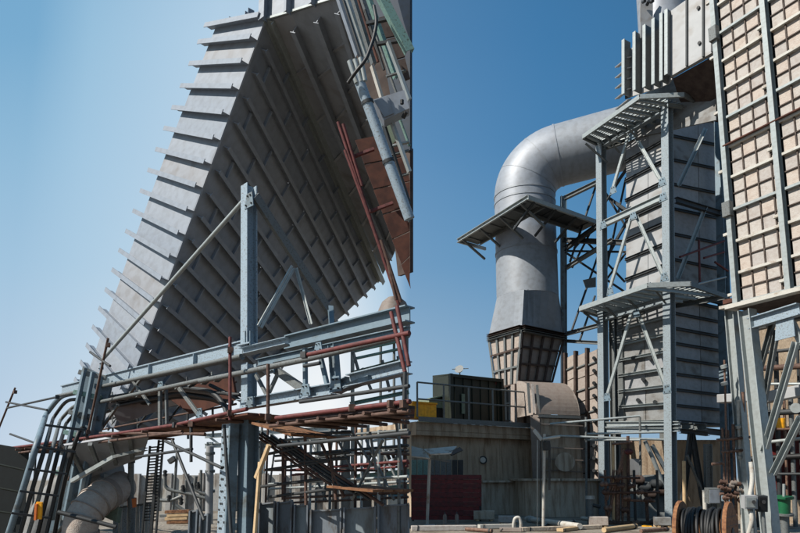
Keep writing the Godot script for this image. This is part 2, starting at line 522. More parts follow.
# ================================================================ the sloping ribbed duct
func build_ribbed_duct() -> void:
	var a := at(265, 19, 18.0)
	var b := at(143.5, 347, 19.4)
	var run_under := ray(530, 630)
	var run_side := ray(-150, 75)
	var pl_under := plane3(a, b - a, run_under)
	var pl_side := plane3(a, b - a, run_side)
	var n_under := pl_under.normal if pl_under.normal.dot(EYE - a) > 0 else -pl_under.normal
	var n_side := pl_side.normal if pl_side.normal.dot(EYE - a) > 0 else -pl_side.normal
	var t := thing("ribbed_duct", "huge sloping grey steel duct with ribbed lit side and dark ribbed underside", "duct", foot(b))
	var ey := [19.0, 40.5, 64.5, 90.0, 115.5, 140.5, 164.5, 188.0, 211.5, 235.0, 258.0, 280.5, 302.5, 325.0, 347.0, 368.0, 389.0, 409.0, 428.0]
	var ty := [29.0, 45.5, 67.0, 89.0, 110.5, 131.0, 152.0, 172.5, 193.0, 213.0, 233.0, 252.0, 271.5, 291.0, 309.5, 328.0, 346.0, 363.0, 380.0]
	var e := []
	var tip := []
	for i in ey.size():
		e.append(hit(pl_under, 265.0 - (ey[i] - 19.0) * 0.3704, ey[i]))
		var tx: float = 210.5 - (ty[i] - 29.0) * 0.372 - 3.0 * sin((ty[i] - 29.0) / 316.0 * PI)
		tip.append(hit(pl_side, tx, ty[i]))
	# lit side: one plate between each two ribs
	for i in ey.size() - 1:
		var back0: Vector3 = e[i].lerp(tip[i], 0.9)
		var back1: Vector3 = e[i + 1].lerp(tip[i + 1], 0.9)
		slab(t, "side_plate", [e[i] + (e[i + 1] - e[i]) * 0.015, e[i + 1] - (e[i + 1] - e[i]) * 0.015, back1 - (back1 - back0) * 0.015, back0 + (back1 - back0) * 0.015], 0.05, ["side_a", "side_b", "side_a", "side_c"][(i * 3 + i / 4) % 4])
	for i in ey.size():
		var r := beam(t, "side_rib", e[i] + n_side * 0.1, tip[i] + n_side * 0.1, 0.26, 0.15, "side_b", "tee", n_side)
		if i == 0: r.set_meta("label", "topmost rib of the lit side")
	# underside: ribs run down and away, plates between them stepped at cross seams
	var cut := [Vector2(395, 262), Vector2(383, 277), Vector2(345, 314), Vector2(300, 352), Vector2(225, 402), Vector2(120, 452), Vector2(40, 470)]
	var ends := []
	for i in ey.size():
		var p0 := Vector2(265.0 - (ey[i] - 19.0) * 0.3704, ey[i])
		var p1 := p0.lerp(Vector2(530, 630), 0.97)
		var found := p0.lerp(Vector2(530, 630), 0.4)
		for k in cut.size() - 1:
			var h: Variant = Geometry2D.segment_intersects_segment(p0, p1, cut[k], cut[k + 1])
			if h != null: found = h
		ends.append(hit(pl_under, found.x, found.y))
	var step := 1.75
	for i in ey.size() - 1:
		var l0: float = e[i].distance_to(ends[i])
		var l1: float = e[i + 1].distance_to(ends[i + 1])
		var n := maxi(1, int(round(maxf(l0, l1) / step)))
		var stag := 0.5 if i % 2 else 0.0
		var cuts := [0.0]
		for k in range(1, n + 1):
			var f := (k - stag) / n
			if f > 0.02 and f < 0.98: cuts.append(f)
		cuts.append(1.0)
		for k in cuts.size() - 1:
			var f0: float = cuts[k]
			var f1: float = cuts[k + 1]
			var q := [e[i].lerp(ends[i], f0), e[i + 1].lerp(ends[i + 1], f0), e[i + 1].lerp(ends[i + 1], f1), e[i].lerp(ends[i], f1)]
			var g := 0.012
			slab(t, "under_plate", [q[0].lerp(q[3], g), q[1].lerp(q[2], g), q[2].lerp(q[1], g), q[3].lerp(q[0], g)], 0.05, pick(["side_a", "side_a", "side_b"]))
			if k > 0:
				beam(t, "cross_stiffener", q[0].lerp(q[1], 0.06) + n_under * 0.05, q[1].lerp(q[0], 0.06) + n_under * 0.05, 0.1, 0.07, "side_b", "box", n_under)
	for i in ey.size():
		if i == 0:
			beam(t, "main_rib", e[i] + n_under * 0.16, ends[i] + n_under * 0.16, 0.3, 0.22, "galv", "i", n_under)
		else:
			beam(t, "side_a", e[i].lerp(ends[i], 0.02) + n_under * 0.1, ends[i] + n_under * 0.1, 0.22, 0.12, "side_a", "tee", n_under)
	# the second, browner bay of the underside beyond the main rib
	var tops := [Vector2(267, 19), Vector2(291, 12), Vector2(316, 4), Vector2(339, -3), Vector2(360, -10)]
	var bots := [Vector2(383, 275), Vector2(393, 256), Vector2(401, 236), Vector2(407, 216), Vector2(410, 196)]
	var dt := [18.0, 17.3, 16.6, 16.0, 15.4]
	var db := [31.0, 28.5, 25.5, 23.0, 21.0]
	for i in 4:
		var q0 := at(tops[i].x, tops[i].y, dt[i])
		var q1 := at(tops[i + 1].x, tops[i + 1].y, dt[i + 1])
		var r0 := at(bots[i].x, bots[i].y, db[i])
		var r1 := at(bots[i + 1].x, bots[i + 1].y, db[i + 1])
		var n := 7
		for k in n:
			var f0 := k / float(n) + (0.04 if i % 2 and k > 0 else 0.0)
			var f1 := (k + 1) / float(n) + (0.04 if i % 2 and k < n - 1 else 0.0)
			slab(t, "under_plate", [q0.lerp(r0, f0 + 0.004), q1.lerp(r1, f0 + 0.004), q1.lerp(r1, f1 - 0.002), q0.lerp(r0, f1 - 0.002)], 0.05, pick(["side_c", "side_c", "side_a"]))
			if k > 0: beam(t, "cross_stiffener", q0.lerp(r0, f0), q1.lerp(r1, f0), 0.07, 0.1, "side_c")
		var nn := (q1 - q0).cross(r0 - q0).normalized()
		if nn.dot(EYE - q0) < 0: nn = -nn
		if i > 0: beam(t, "side_a", q0.lerp(r0, 0.035) + nn * 0.12, r0 + nn * 0.12, 0.26, 0.16, "side_a", "tee", nn)
		# lit face that rises from the upper edge, beyond the picture
		var up := Vector3(0, 2.4, 0)
		slab(t, "front_plate", [q0 + up, q1 + up, q1.lerp(q0, 0.01), q0.lerp(q1, 0.01)], 0.05, "side_b" if i % 2 else "side_a")
		var fn := (q1 - q0).cross(Vector3.UP).normalized()
		if fn.dot(EYE - q0) < 0: fn = -fn
		beam(t, "front_rib", q0 + fn * 0.1 - Vector3(0, 0.1, 0), q0 + up + fn * 0.1, 0.22, 0.24 if i == 0 else 0.1, "side_b", "tee", fn)
		beam(t, "edge_strip", q0 + fn * 0.02, q1 + fn * 0.02, 0.07, 0.05, "galv")
	# stub posts and closing plate on the top rib
	var top := hit(pl_side, 212, 27)
	var fr := ((e[0] as Vector3) - top)
	for q in [[0.26, 0.32], [0.62, 0.5]]:
		var p: Vector3 = top + fr * q[0] - n_side * 0.2
		beam(t, "stub_post", p, p + Vector3(0, q[1], 0), 0.2, 0.2, "side_b", "i", run_side)
	slab(t, "closing_plate", [top + fr * 0.68 - n_side * 0.25, top + fr - n_side * 0.25, e[0] + Vector3(0, 0.42, 0) - n_side * 0.25, top + fr * 0.68 + Vector3(0, 0.3, 0) - n_side * 0.25], 0.04, "side_a")

# ================================================================ steel gallery under the duct
var PG: Plane
var PF: Plane
func build_gallery() -> void:
	PG = upright(249, 12.0, -310)
	PF = moved(PG, 0.55)
	var gd := flat(-310)
	var base := foot(hit(PG, 249, 450))
	var t := thing("steel_gallery", "blue-grey steel support gallery with tall central column below the ribbed duct", "steel frame", base)
	var col := func(x0: float, y0: float, x1: float, y1: float, h: float, w: float, m: String) -> void:
		beam(t, "column", hit(PG, x0, y0), hit(PG, x1, y1), h, w, m, "i", PG.normal)
	col.call(249.0, 186.0, 249.0, 347.0, 0.24, 0.22, "blue_steel")
	col.call(249.0, 364.0, 249.0, 403.0, 0.22, 0.2, "blue_steel")
	beam(t, "column", hit(PG, 249, 418), foot(hit(PG, 249, 500)), 0.26, 0.29, "blue_worn", "i", PG.normal)
	beam(t, "base_plate", hit(PG, 243, 346.5), hit(PG, 256, 343.5), 0.03, 0.3, "blue_steel")
	for x in [246.5, 251.5]:
		beam(t, "stiffener", hit(moved(PG, 0.1), x, 331), hit(moved(PG, 0.1), x, 345), 0.02, 0.08, "blue_worn", "box", gd)
	# main girder
	beam(t, "girder", hit(PG, 62, 391), hit(PG, 243, 348.5), 0.31, 0.12, "blue_steel", "i")
	for x in [105.0, 150.0, 195.0, 231.0]:
		var yy: float = 391.0 - (x - 62.0) * 0.235
		var p := hit(moved(PG, 0.05), x, yy)
		beam(t, "stiffener", p - Vector3(0, 0.13, 0), p + Vector3(0, 0.13, 0), 0.02, 0.1, "blue_steel", "box", gd)
	beam(t, "girder", hit(PG, 243, 352), hit(PG, 290, 341), 0.13, 0.22, "blue_steel", "i")
	beam(t, "girder", hit(PG, 289, 343), hit(PG, 410, 314), 0.25, 0.22, "blue_worn", "i")
	beam(t, "girder", hit(moved(PG, -1.4), 258, 363), hit(moved(PG, -1.4), 408, 331), 0.16, 0.14, "blue_worn", "i")
	# lower chord with its stepped end
	beam(t, "lower_chord", hit(PG, 240, 405), hit(PG, 336, 389), 0.19, 0.2, "blue_steel", "i")
	beam(t, "lower_chord", hit(PG, 336, 389), hit(PG, 350, 381.5), 0.16, 0.2, "blue_steel", "i")
	beam(t, "lower_chord", hit(PG, 350, 381), hit(PG, 408, 367), 0.2, 0.2, "blue_steel", "i")
	beam(t, "lower_chord", hit(PG, 345, 388), hit(PG, 372, 378), 0.08, 0.18, "blue_worn", "box")
	beams_on(t, "post", PG, [[305, 348, 305.5, 391], [318, 346, 328, 388], [399, 326, 403, 366, 1.4]], 0.07, 0.07, "blue_worn")
	beams_on(t, "post", PG, [[333, 345, 336, 385]], 0.14, 0.12, "blue_worn", "i")
	beams_on(t, "diagonal", PG, [[270, 366, 306, 391]], 0.13, 0.1, "grey_steel", "c")
	beams_on(t, "diagonal", PG, [[280, 369, 267, 397], [256, 375, 269, 399], [160, 384, 160, 427, 1.7], [166, 384, 167, 424], [179, 388, 199, 415, 1.4], [141, 379, 130, 393], [118, 405, 101, 429, 1.3], [133, 381, 150, 405]], 0.06, 0.06, "grey_steel")
	# braces above the girder
	tube(t, "brace", hit(PG, 244, 200), hit(PG, 102, 360), 0.045, "galv")
	beam(t, "brace", hit(PG, 255, 196), at(332, 315, 14.6), 0.2, 0.08, "grey_steel", "c")
	beam(t, "brace", at(292, 266, 13.2), at(258, 326, 12.4), 0.05, 0.03, "galv")
	beam(t, "brace", at(294, 269, 13.3), at(261, 328, 12.6), 0.05, 0.03, "galv")
	beam(t, "brace", at(296, 268, 13.3), at(311, 324, 12.9), 0.06, 0.04, "galv", "angle")
	beam(t, "post", at(330.5, 308, 13.8), at(332, 330, 13.4), 0.15, 0.1, "blue_worn", "i")
	# cable trays and conduits threaded between girder and chord
	tubes_on(t, "conduit", moved(PG, 0.2), [[57, 396, 241, 356], [100, 402, 210, 378]], 0.045, "grey_steel")
	tubes_on(t, "conduit", moved(PG, 0.25), [[200, 381, 250, 371], [250, 371, 312, 358], [312, 358, 402, 336]], 0.05, "grey_steel")
	tubes_on(t, "conduit", moved(PG, -0.5), [[110, 399, 240, 371], [106, 408, 180, 393], [180, 393, 232, 402], [182, 389, 240, 395], [210, 385, 240, 400]], 0.04, "dark_steel")
	for k in 9:
		var x := 112.0 + k * 13.0
		beam(t, "tray_rung", hit(moved(PG, -0.3), x, 402 - k * 2.6), hit(moved(PG, -0.3), x + 7, 396 - k * 2.6), 0.05, 0.12, "grey_steel")
	# plates and boxes seen up inside the bay
	slab(t, "soffit_plate", [at(105, 402, 17.6), at(160, 388, 16.4), at(200, 396, 16), at(120, 424, 17.2)], 0.06, "side_c")
	slab(t, "soffit_plate", [at(160, 392, 16.6), at(232, 376, 15), at(236, 400, 15), at(190, 414, 16)], 0.06, "rust_plate")
	for q in [[249, 200, 0.3, 0.3], [160, 386, 0.3, 0.2], [199, 413, 0.25, 0.2], [305, 390, 0.28, 0.2], [335, 384, 0.3, 0.25], [270, 368, 0.25, 0.2], [318, 347, 0.22, 0.16], [250, 402, 0.3, 0.2], [101, 366, 0.25, 0.2]]:
		gusset(t, moved(PG, 0.135), q[0], q[1], q[2], q[3], "blue_worn")
	# perforated column at the foot of the bay
	var pc := thing("perforated_column", "pale blue perforated steel column beside the gallery's central column", "column", foot(hit(moved(PG, 0.3), 226, 500)))
	var p0 := hit(moved(PG, 0.3), 229, 424)
	var p1 := foot(hit(moved(PG, 0.3), 224, 533))
	beam(pc, "shaft", p0, p1, 0.28, 0.14, "blue_steel", "box", gd)
	var side := (p1 - p0)
	var nf := PG.normal if PG.normal.dot(EYE - p0) > 0 else -PG.normal
	for k in 22:
		var c := p0 + side * (0.05 + k * 0.042) + nf * 0.072
		for s in [-0.09, 0.09] if k % 2 else [0.0, 0.05]:
			tube(pc, "hole_rim", c + gd * s, c + gd * s + nf * 0.012, 0.02, "dark_steel", 8)
	beam(pc, "flange_edge", p0 - gd * 0.17, p1 - gd * 0.17, 0.05, 0.2, "blue_worn", "box", gd)
	var wb := thing("timber_prop", "pale timber prop leaning on the blue column", "timber", foot(hit(PF, 255, 500)))
	beam(wb, "timber", hit(PF, 269, 445), hit(PF, 256, 478), 0.07, 0.06, "pale_wood")
	beam(wb, "timber", hit(PF, 260, 462), foot(hit(PF, 254, 500)), 0.06, 0.05, "pale_wood")

# ================================================================ tube scaffold
func build_scaffold() -> void:
	var r := 0.03
	var gd := flat(-310)
	var nb := -PF.normal if PF.normal.dot(EYE - hit(PF, 200, 420)) > 0 else PF.normal      # away from the eye
	var t := thing("tube_scaffold", "red and brown tube scaffold with plank decks in front of the steel gallery", "scaffold", foot(hit(PF, 90, 450)))
	# decks
	for dk in [[58.0, 443.0, 246.0, 412.5, 5, "plank_b"], [276.0, 420.0, 409.5, 404.0, 5, "plank_dark"], [0.0, 449.5, 56.0, 443.3, 2, "plank_b"]]:
		var a := hit(PF, dk[0], dk[1])
		var b := hit(PF, dk[2], dk[3])
		for k in int(dk[4]):
			var o: Vector3 = nb * (0.13 + k * 0.235) + Vector3(0, -0.02, 0) + gd * rng.randf_range(-0.06, 0.06)
			beam(t, "plank", a + o, within(a + o, b + o, 409.5), 0.045, 0.225, pick([dk[5], dk[5], "plank_a" if dk[5] == "plank_b" else "plank_b"]))
		for k in 6:
			var p := a.lerp(b, (k + 0.5) / 6.0) + Vector3(0, -0.075, 0)
			tube(t, "transom", p - nb * 0.15, within(p - nb * 0.15, p + nb * 1.35, 409.0), r, "rust_tube")
	for k in 4:
		var o := nb * (0.2 + k * 0.25) + Vector3(0, -0.03, 0)
		beam(t, "plank", hit(PF, 247, 421) + o, hit(PF, 287, 433) + o, 0.04, 0.22, "plank_a")
	for k in 4:
		var o := nb * (1.0 + k * 0.25)
		beam(t, "plank", hit(PF, 284, 487) + o, hit(PF, 330, 492) + o, 0.04, 0.22, "plank_a")
	# ledgers
	tubes_on(t, "ledger", PF, [[-6, 450, 75, 439.5], [75, 439.5, 175, 425], [175, 425, 247, 409], [276, 418, 410, 401.5], [304, 355.5, 409.5, 333]], r * 1.2, "red_tube")
	tubes_on(t, "ledger", PF, [[-6, 456, 182, 431.5], [100, 433, 205, 434], [270, 426, 409.5, 411]], r, "rust_tube")
	tubes_on(t, "handrail", PF, [[7, 408, 57, 397], [6, 402, 47, 410]], r, "dark_steel")
	tubes_on(t, "handrail", PF, [[278, 446, 409.5, 433], [304, 366, 320, 363], [136, 457, 192, 449], [300, 402, 409, 386]], r, "dark_steel")
	# standards
	tubes_on(t, "standard", PF, [[15, 388, -4, 435], [108, 338, 88, 432], [88, 432, 44, 540], [268, 364, 268, 424]], r, "rust_tube")
	tubes_on(t, "standard", PF, [[230, 337, 230, 420], [391, 312, 405, 372], [397, 306, 409, 366]], r, "red_tube")
	tubes_on(t, "standard", PF, [[191, 420, 191, 462], [36, 445, 31, 540], [224, 425, 231, 533], [405, 372, 404, 410]], r, "dark_steel")
	# diagonal and hanging tubes below the decks
	tubes_on(t, "brace", PF, [[165, 441, 222, 468], [90, 352, 110, 366], [10, 434, 46, 447], [172, 440, 204, 520]], r, "dark_steel")
	var back := moved(PG, -0.7)
	for k in 6:
		tube(t, "brace", hit(back, 244 + k * 9, 427 + k * 3), hit(back, 318 + k * 13, 480 + k * 5), r * 0.9, pick(["dark_steel", "rust_tube", "dark_steel"]))
	tubes_on(t, "ledger", back, [[258, 487, 322, 479], [266, 470, 330, 461], [300, 462, 349, 458], [320, 455, 350, 452], [262, 455, 300, 448], [270, 497, 340, 488], [300, 434, 352, 432]], r, "dark_steel")
	tubes_on(t, "standard", back, [[305, 428, 306, 505], [320, 440, 344, 497], [328, 432, 336, 500], [283, 440, 283, 500]], r, "rust_tube")
	tubes_on(t, "brace", back, [[338, 440, 352, 470], [352, 500, 383, 440], [370, 432, 376, 470], [352, 432, 372, 466], [396, 420, 402, 470]], r * 0.8, "grey_steel")
	for q in [[88, 432], [175, 425], [230, 413], [268, 417], [391, 404], [15, 392], [57, 397], [191, 424], [230, 350], [108, 345], [404, 404], [352, 408], [46, 446], [304, 355]]:
		coupler(t, hit(moved(PF, 0.03), q[0], q[1]), r, "rust_tube" if rng.randf() < 0.6 else "dark_steel")

# ================================================================ inclined gallery at the upper edge of the duct
func build_inclined_gallery() -> void:
	var t := thing("inclined_gallery", "steep inclined service gallery with rusty boarding and blue-grey posts beside ribbed duct", "gallery", foot(at(385, 400, 11)))
	var d := 11.5
	# casing behind, cut plumb at its outer end
	slab(t, "casing_plate", [at(336, -8, 13.2), at(372, -8, 12.9), at(400, 150, 12.9), at(386, 150, 13.2)], 0.08, "casing_rust")
	slab(t, "casing_plate", [at(384, 148, 13.2), at(410, 148, 12.7), at(410, 272, 12.7), at(398, 276, 13.2)], 0.08, "casing_rust")
	slab(t, "casing_plate", [at(372, -8, 12.9), at(410, -8, 12.6), at(410, 150, 12.6), at(400, 150, 12.9)], 0.08, "navy")
	# rusty boards
	for k in 6:
		var y0 := 140.0 + k * 25.0
		var x0 := 355.0 + k * 9.3
		slab(t, "board", [at(x0, y0, d), at(minf(x0 + 40, 409.8), y0 - 8, d), at(minf(x0 + 50, 409.8), y0 + 15.5, d), at(x0 + 9.2, y0 + 23.5, d)], 0.05, "rust_plate")
	for k in 3:
		slab(t, "board", [at(377 + k * 8, 18 + k * 22, d + 0.5), at(393 + k * 6, 14 + k * 22, d + 0.5), at(400 + k * 5, 34 + k * 22, d + 0.5), at(384 + k * 8, 38 + k * 22, d + 0.5)], 0.05, "casing_rust")
	slab(t, "board", [at(398, 0, 12.2), at(410, -6, 12.2), at(410, 40, 12.2), at(404, 22, 12.2)], 0.05, "navy")
	# posts
	var p := func(n: String, x0: float, y0: float, x1: float, y1: float, h: float, w: float, m: String, dd: float) -> void:
		beam(t, n, at(x0, y0, dd), at(x1, y1, dd), h, w, m, "c")
	p.call("post", 381.0, -4.0, 409.5, 52.0, 0.15, 0.12, "teal", 10.6)
	p.call("post", 338.0, -4.0, 358.0, 56.0, 0.07, 0.1, "side_b", 11.6)
	p.call("post", 346.0, -4.0, 368.0, 62.0, 0.06, 0.1, "galv", 11.6)
	p.call("post", 353.0, -4.0, 374.0, 64.0, 0.08, 0.1, "grey_steel", 11.4)
	p.call("post", 361.0, -4.0, 380.0, 52.0, 0.07, 0.1, "grey_steel", 11.2)
	p.call("post", 368.0, -4.0, 396.0, 78.0, 0.07, 0.1, "teal", 11.4)
	p.call("post", 388.0, 42.0, 409.5, 100.0, 0.05, 0.08, "galv", 10.8)
	p.call("post", 372.0, 66.0, 386.0, 112.0, 0.05, 0.08, "white_paint", 11.2)
	p.call("post", 391.0, 120.0, 409.5, 172.0, 0.05, 0.08, "galv", 10.8)
	p.call("post", 384.0, 125.0, 409.5, 205.0, 0.04, 0.08, "dark_steel", 10.9)
	for q in [[342, -4, 362, 58, "dark_steel"], [357, -4, 378, 62, "rust_plate"], [365, 10, 384, 70, "dark_steel"], [374, 30, 398, 98, "grey_steel"], [396, 60, 409.5, 96, "rust_tube"], [380, 118, 409, 200, "blue_worn"], [400, 120, 409.5, 146, "teal"], [376, 118, 386, 146, "red_tube"], [394, 176, 409.5, 222, "dark_steel"]]:
		tube(t, "conduit", at(q[0], q[1], 11.0), at(q[2], q[3], 11.0), 0.025, q[4])
	for q in [[384, 156, 409, 150], [390, 178, 409, 173], [366, 120, 380, 116], [386, 76, 406, 70]]:
		beam(t, "crossbar", at(q[0], q[1], 10.9), at(q[2], q[3], 10.9), 0.05, 0.05, "grey_steel", "angle")
	p.call("crossbar", 377.0, 44.0, 404.0, 40.0, 0.05, 0.06, "dark_steel", 10.9)
	p.call("crossbar", 366.0, 24.0, 392.0, 18.0, 0.05, 0.06, "dark_steel", 11.0)
	p.call("crossbar", 392.0, 146.0, 409.0, 142.0, 0.03, 0.06, "galv", 10.9)
	slab(t, "green_plate", [at(384, 126, 11.2), at(393, 121, 11.2), at(399, 138, 11.2), at(391, 145, 11.2)], 0.04, "green_light")
	for q in [[360, 152], [379, 206]]:
		beam(t, "toe_board", at(q[0] - 10, q[1] + 6, d - 0.3), at(q[0] + 14, q[1] - 3, d - 0.3), 0.05, 0.06, "red_tube")
	# red guard tubes and rungs
	for q in [[338, 122, 372, 224], [372, 224, 399, 305], [345, 150, 384, 258], [343, 124, 362, 186]]:
		tube(t, "guard_tube", at(q[0], q[1], d - 0.4), at(q[2], q[3], d - 0.4), 0.03, "red_tube")
	for q in [[381, 240, 401, 302], [388, 262, 396, 300]]:
		tube(t, "guard_tube", at(q[0], q[1], d - 0.6), at(q[2], q[3], d - 0.6), 0.03, "rust_tube")
	# the long pale pipe with its flared sleeve
	var pipe := thing("downpipe", "long pale blue pipe running down the inclined gallery", "pipe", foot(at(380, 300, 10)))
	tube(pipe, "pipe", at(356, 72, 10.3), at(409.5, 219, 10.3), 0.085, "blue_steel", 16)
	for k in 3:
		tube(pipe, "sleeve", at(349.5 + k * 5.5, 61 - k * 1.5, 10.25), at(357 + k * 4.0, 83 - k, 10.25), 0.042, "galv")
	tube(pipe, "clamp", at(367, 101, 10.3), at(368, 104, 10.3), 0.1, "dark_steel", 16)
	tube(pipe, "clamp", at(388, 160, 10.3), at(389, 163, 10.3), 0.1, "dark_steel", 16)
	var jb := thing("junction_box", "grey steel junction box on the inclined gallery", "box", at(390, 122, 10.5))
	slab(jb, "body", [at(372, 100, 10.5), at(404, 90, 10.5), at(409.5, 108, 10.5), at(384, 120, 10.5)], 0.3, "side_a")
	slab(jb, "lid", [at(374, 100.5, 10.47), at(388, 96, 10.47), at(394, 113, 10.47), at(384.5, 117, 10.47)], 0.028, "side_b")
	tube(jb, "gland", at(402, 100, 10.4), at(402, 104, 10.4), 0.03, "black")
	tube(jb, "gland", at(406, 112, 10.45), at(403, 118, 10.5), 0.035, "black")
	var cb := thing("black_cable", "black cable looping across the gallery posts", "cable", at(350, 82, 10.2))
	sweep(cb, "cable", rounded([at(374, 6, 10.5), at(377, 22, 10.3), at(374, 38, 10.2), at(366, 60, 10.1), at(357, 70, 10.1), at(348, 83, 10.2)], 0.25), 0.028, "black")

# ================================================================ older scaffold standing further back
func build_rear_scaffold() -> void:
	var t := thing("rear_scaffold", "dense grey and rusty tube scaffold standing behind the gallery columns", "scaffold", foot(hit(moved(PG, -2.2), 330, 500)))
	var gd := flat(-310)
	for layer in 2:
		var pl := moved(PG, -1.9 - layer * 1.2)
		var xs := [262.0, 286.0, 311.0, 331.0, 356.0, 379.0, 399.0]
		for i in xs.size():
			var x: float = xs[i] + layer * 6.0
			var y := 424.0 + (i % 3) * 9.0 - (0.0 if i < 4 else 12.0)
			var p := hit(pl, x, y)
			tube(t, "standard", p, foot(p), 0.03, ["grey_steel", "rust_tube", "galv"][(i + layer) % 3], 8)
		for j in 5:
			var y := 436.0 + j * 14.0 + layer * 5.0
			var a := hit(pl, 258.0 + (j * 17) % 40, y + 6.0)
			var b := hit(pl, 408.0, y - 6.0 + j * 1.5)
			tube(t, "ledger", a, within(a, b, 409.0), 0.028, ["grey_steel", "dark_steel", "red_tube", "galv", "rust_tube"][j], 8)
		for i in 4:
			var x := 264.0 + i * 34.0 + layer * 12.0
			tube(t, "brace", hit(pl, x, 440), hit(pl, x + 28.0 * (1 if i % 2 else -0.3), 500), 0.025, "grey_steel", 8)
	for j in 6:
		var p := hit(moved(PG, -1.9), 264.0 + j * 23.0, 470.0 - (j % 3) * 17.0)
		var q := p + gd * -0.3 - Vector3(gd.z, 0, -gd.x) * (1.3 if (p - EYE).dot(Vector3(gd.z, 0, -gd.x)) < 0 else -1.3)
		tube(t, "transom", p, within(p, q, 409.0), 0.028, "rust_tube", 8)
	# bay left of the central column
	var lp := moved(PG, -1.6)
	for i in 5:
		var x := 112.0 + i * 25.0
		tube(t, "standard", hit(lp, x, 392.0 - i * 5.0), hit(lp, x + 1.0, 445.0 - i * 2.0), 0.03, "dark_steel" if i % 2 else "grey_steel", 8)
	for j in 4:
		tube(t, "ledger", hit(lp, 92.0 + j * 4.0, 412.0 + j * 9.0), hit(lp, 236.0, 382.0 + j * 11.0), 0.028, "dark_steel" if j % 2 else "rust_tube", 8)
	for i in 4:
		tube(t, "brace", hit(lp, 108.0 + i * 30.0, 430.0 - i * 4.0), hit(lp, 132.0 + i * 30.0, 398.0 - i * 5.0), 0.03, "dark_steel", 8)

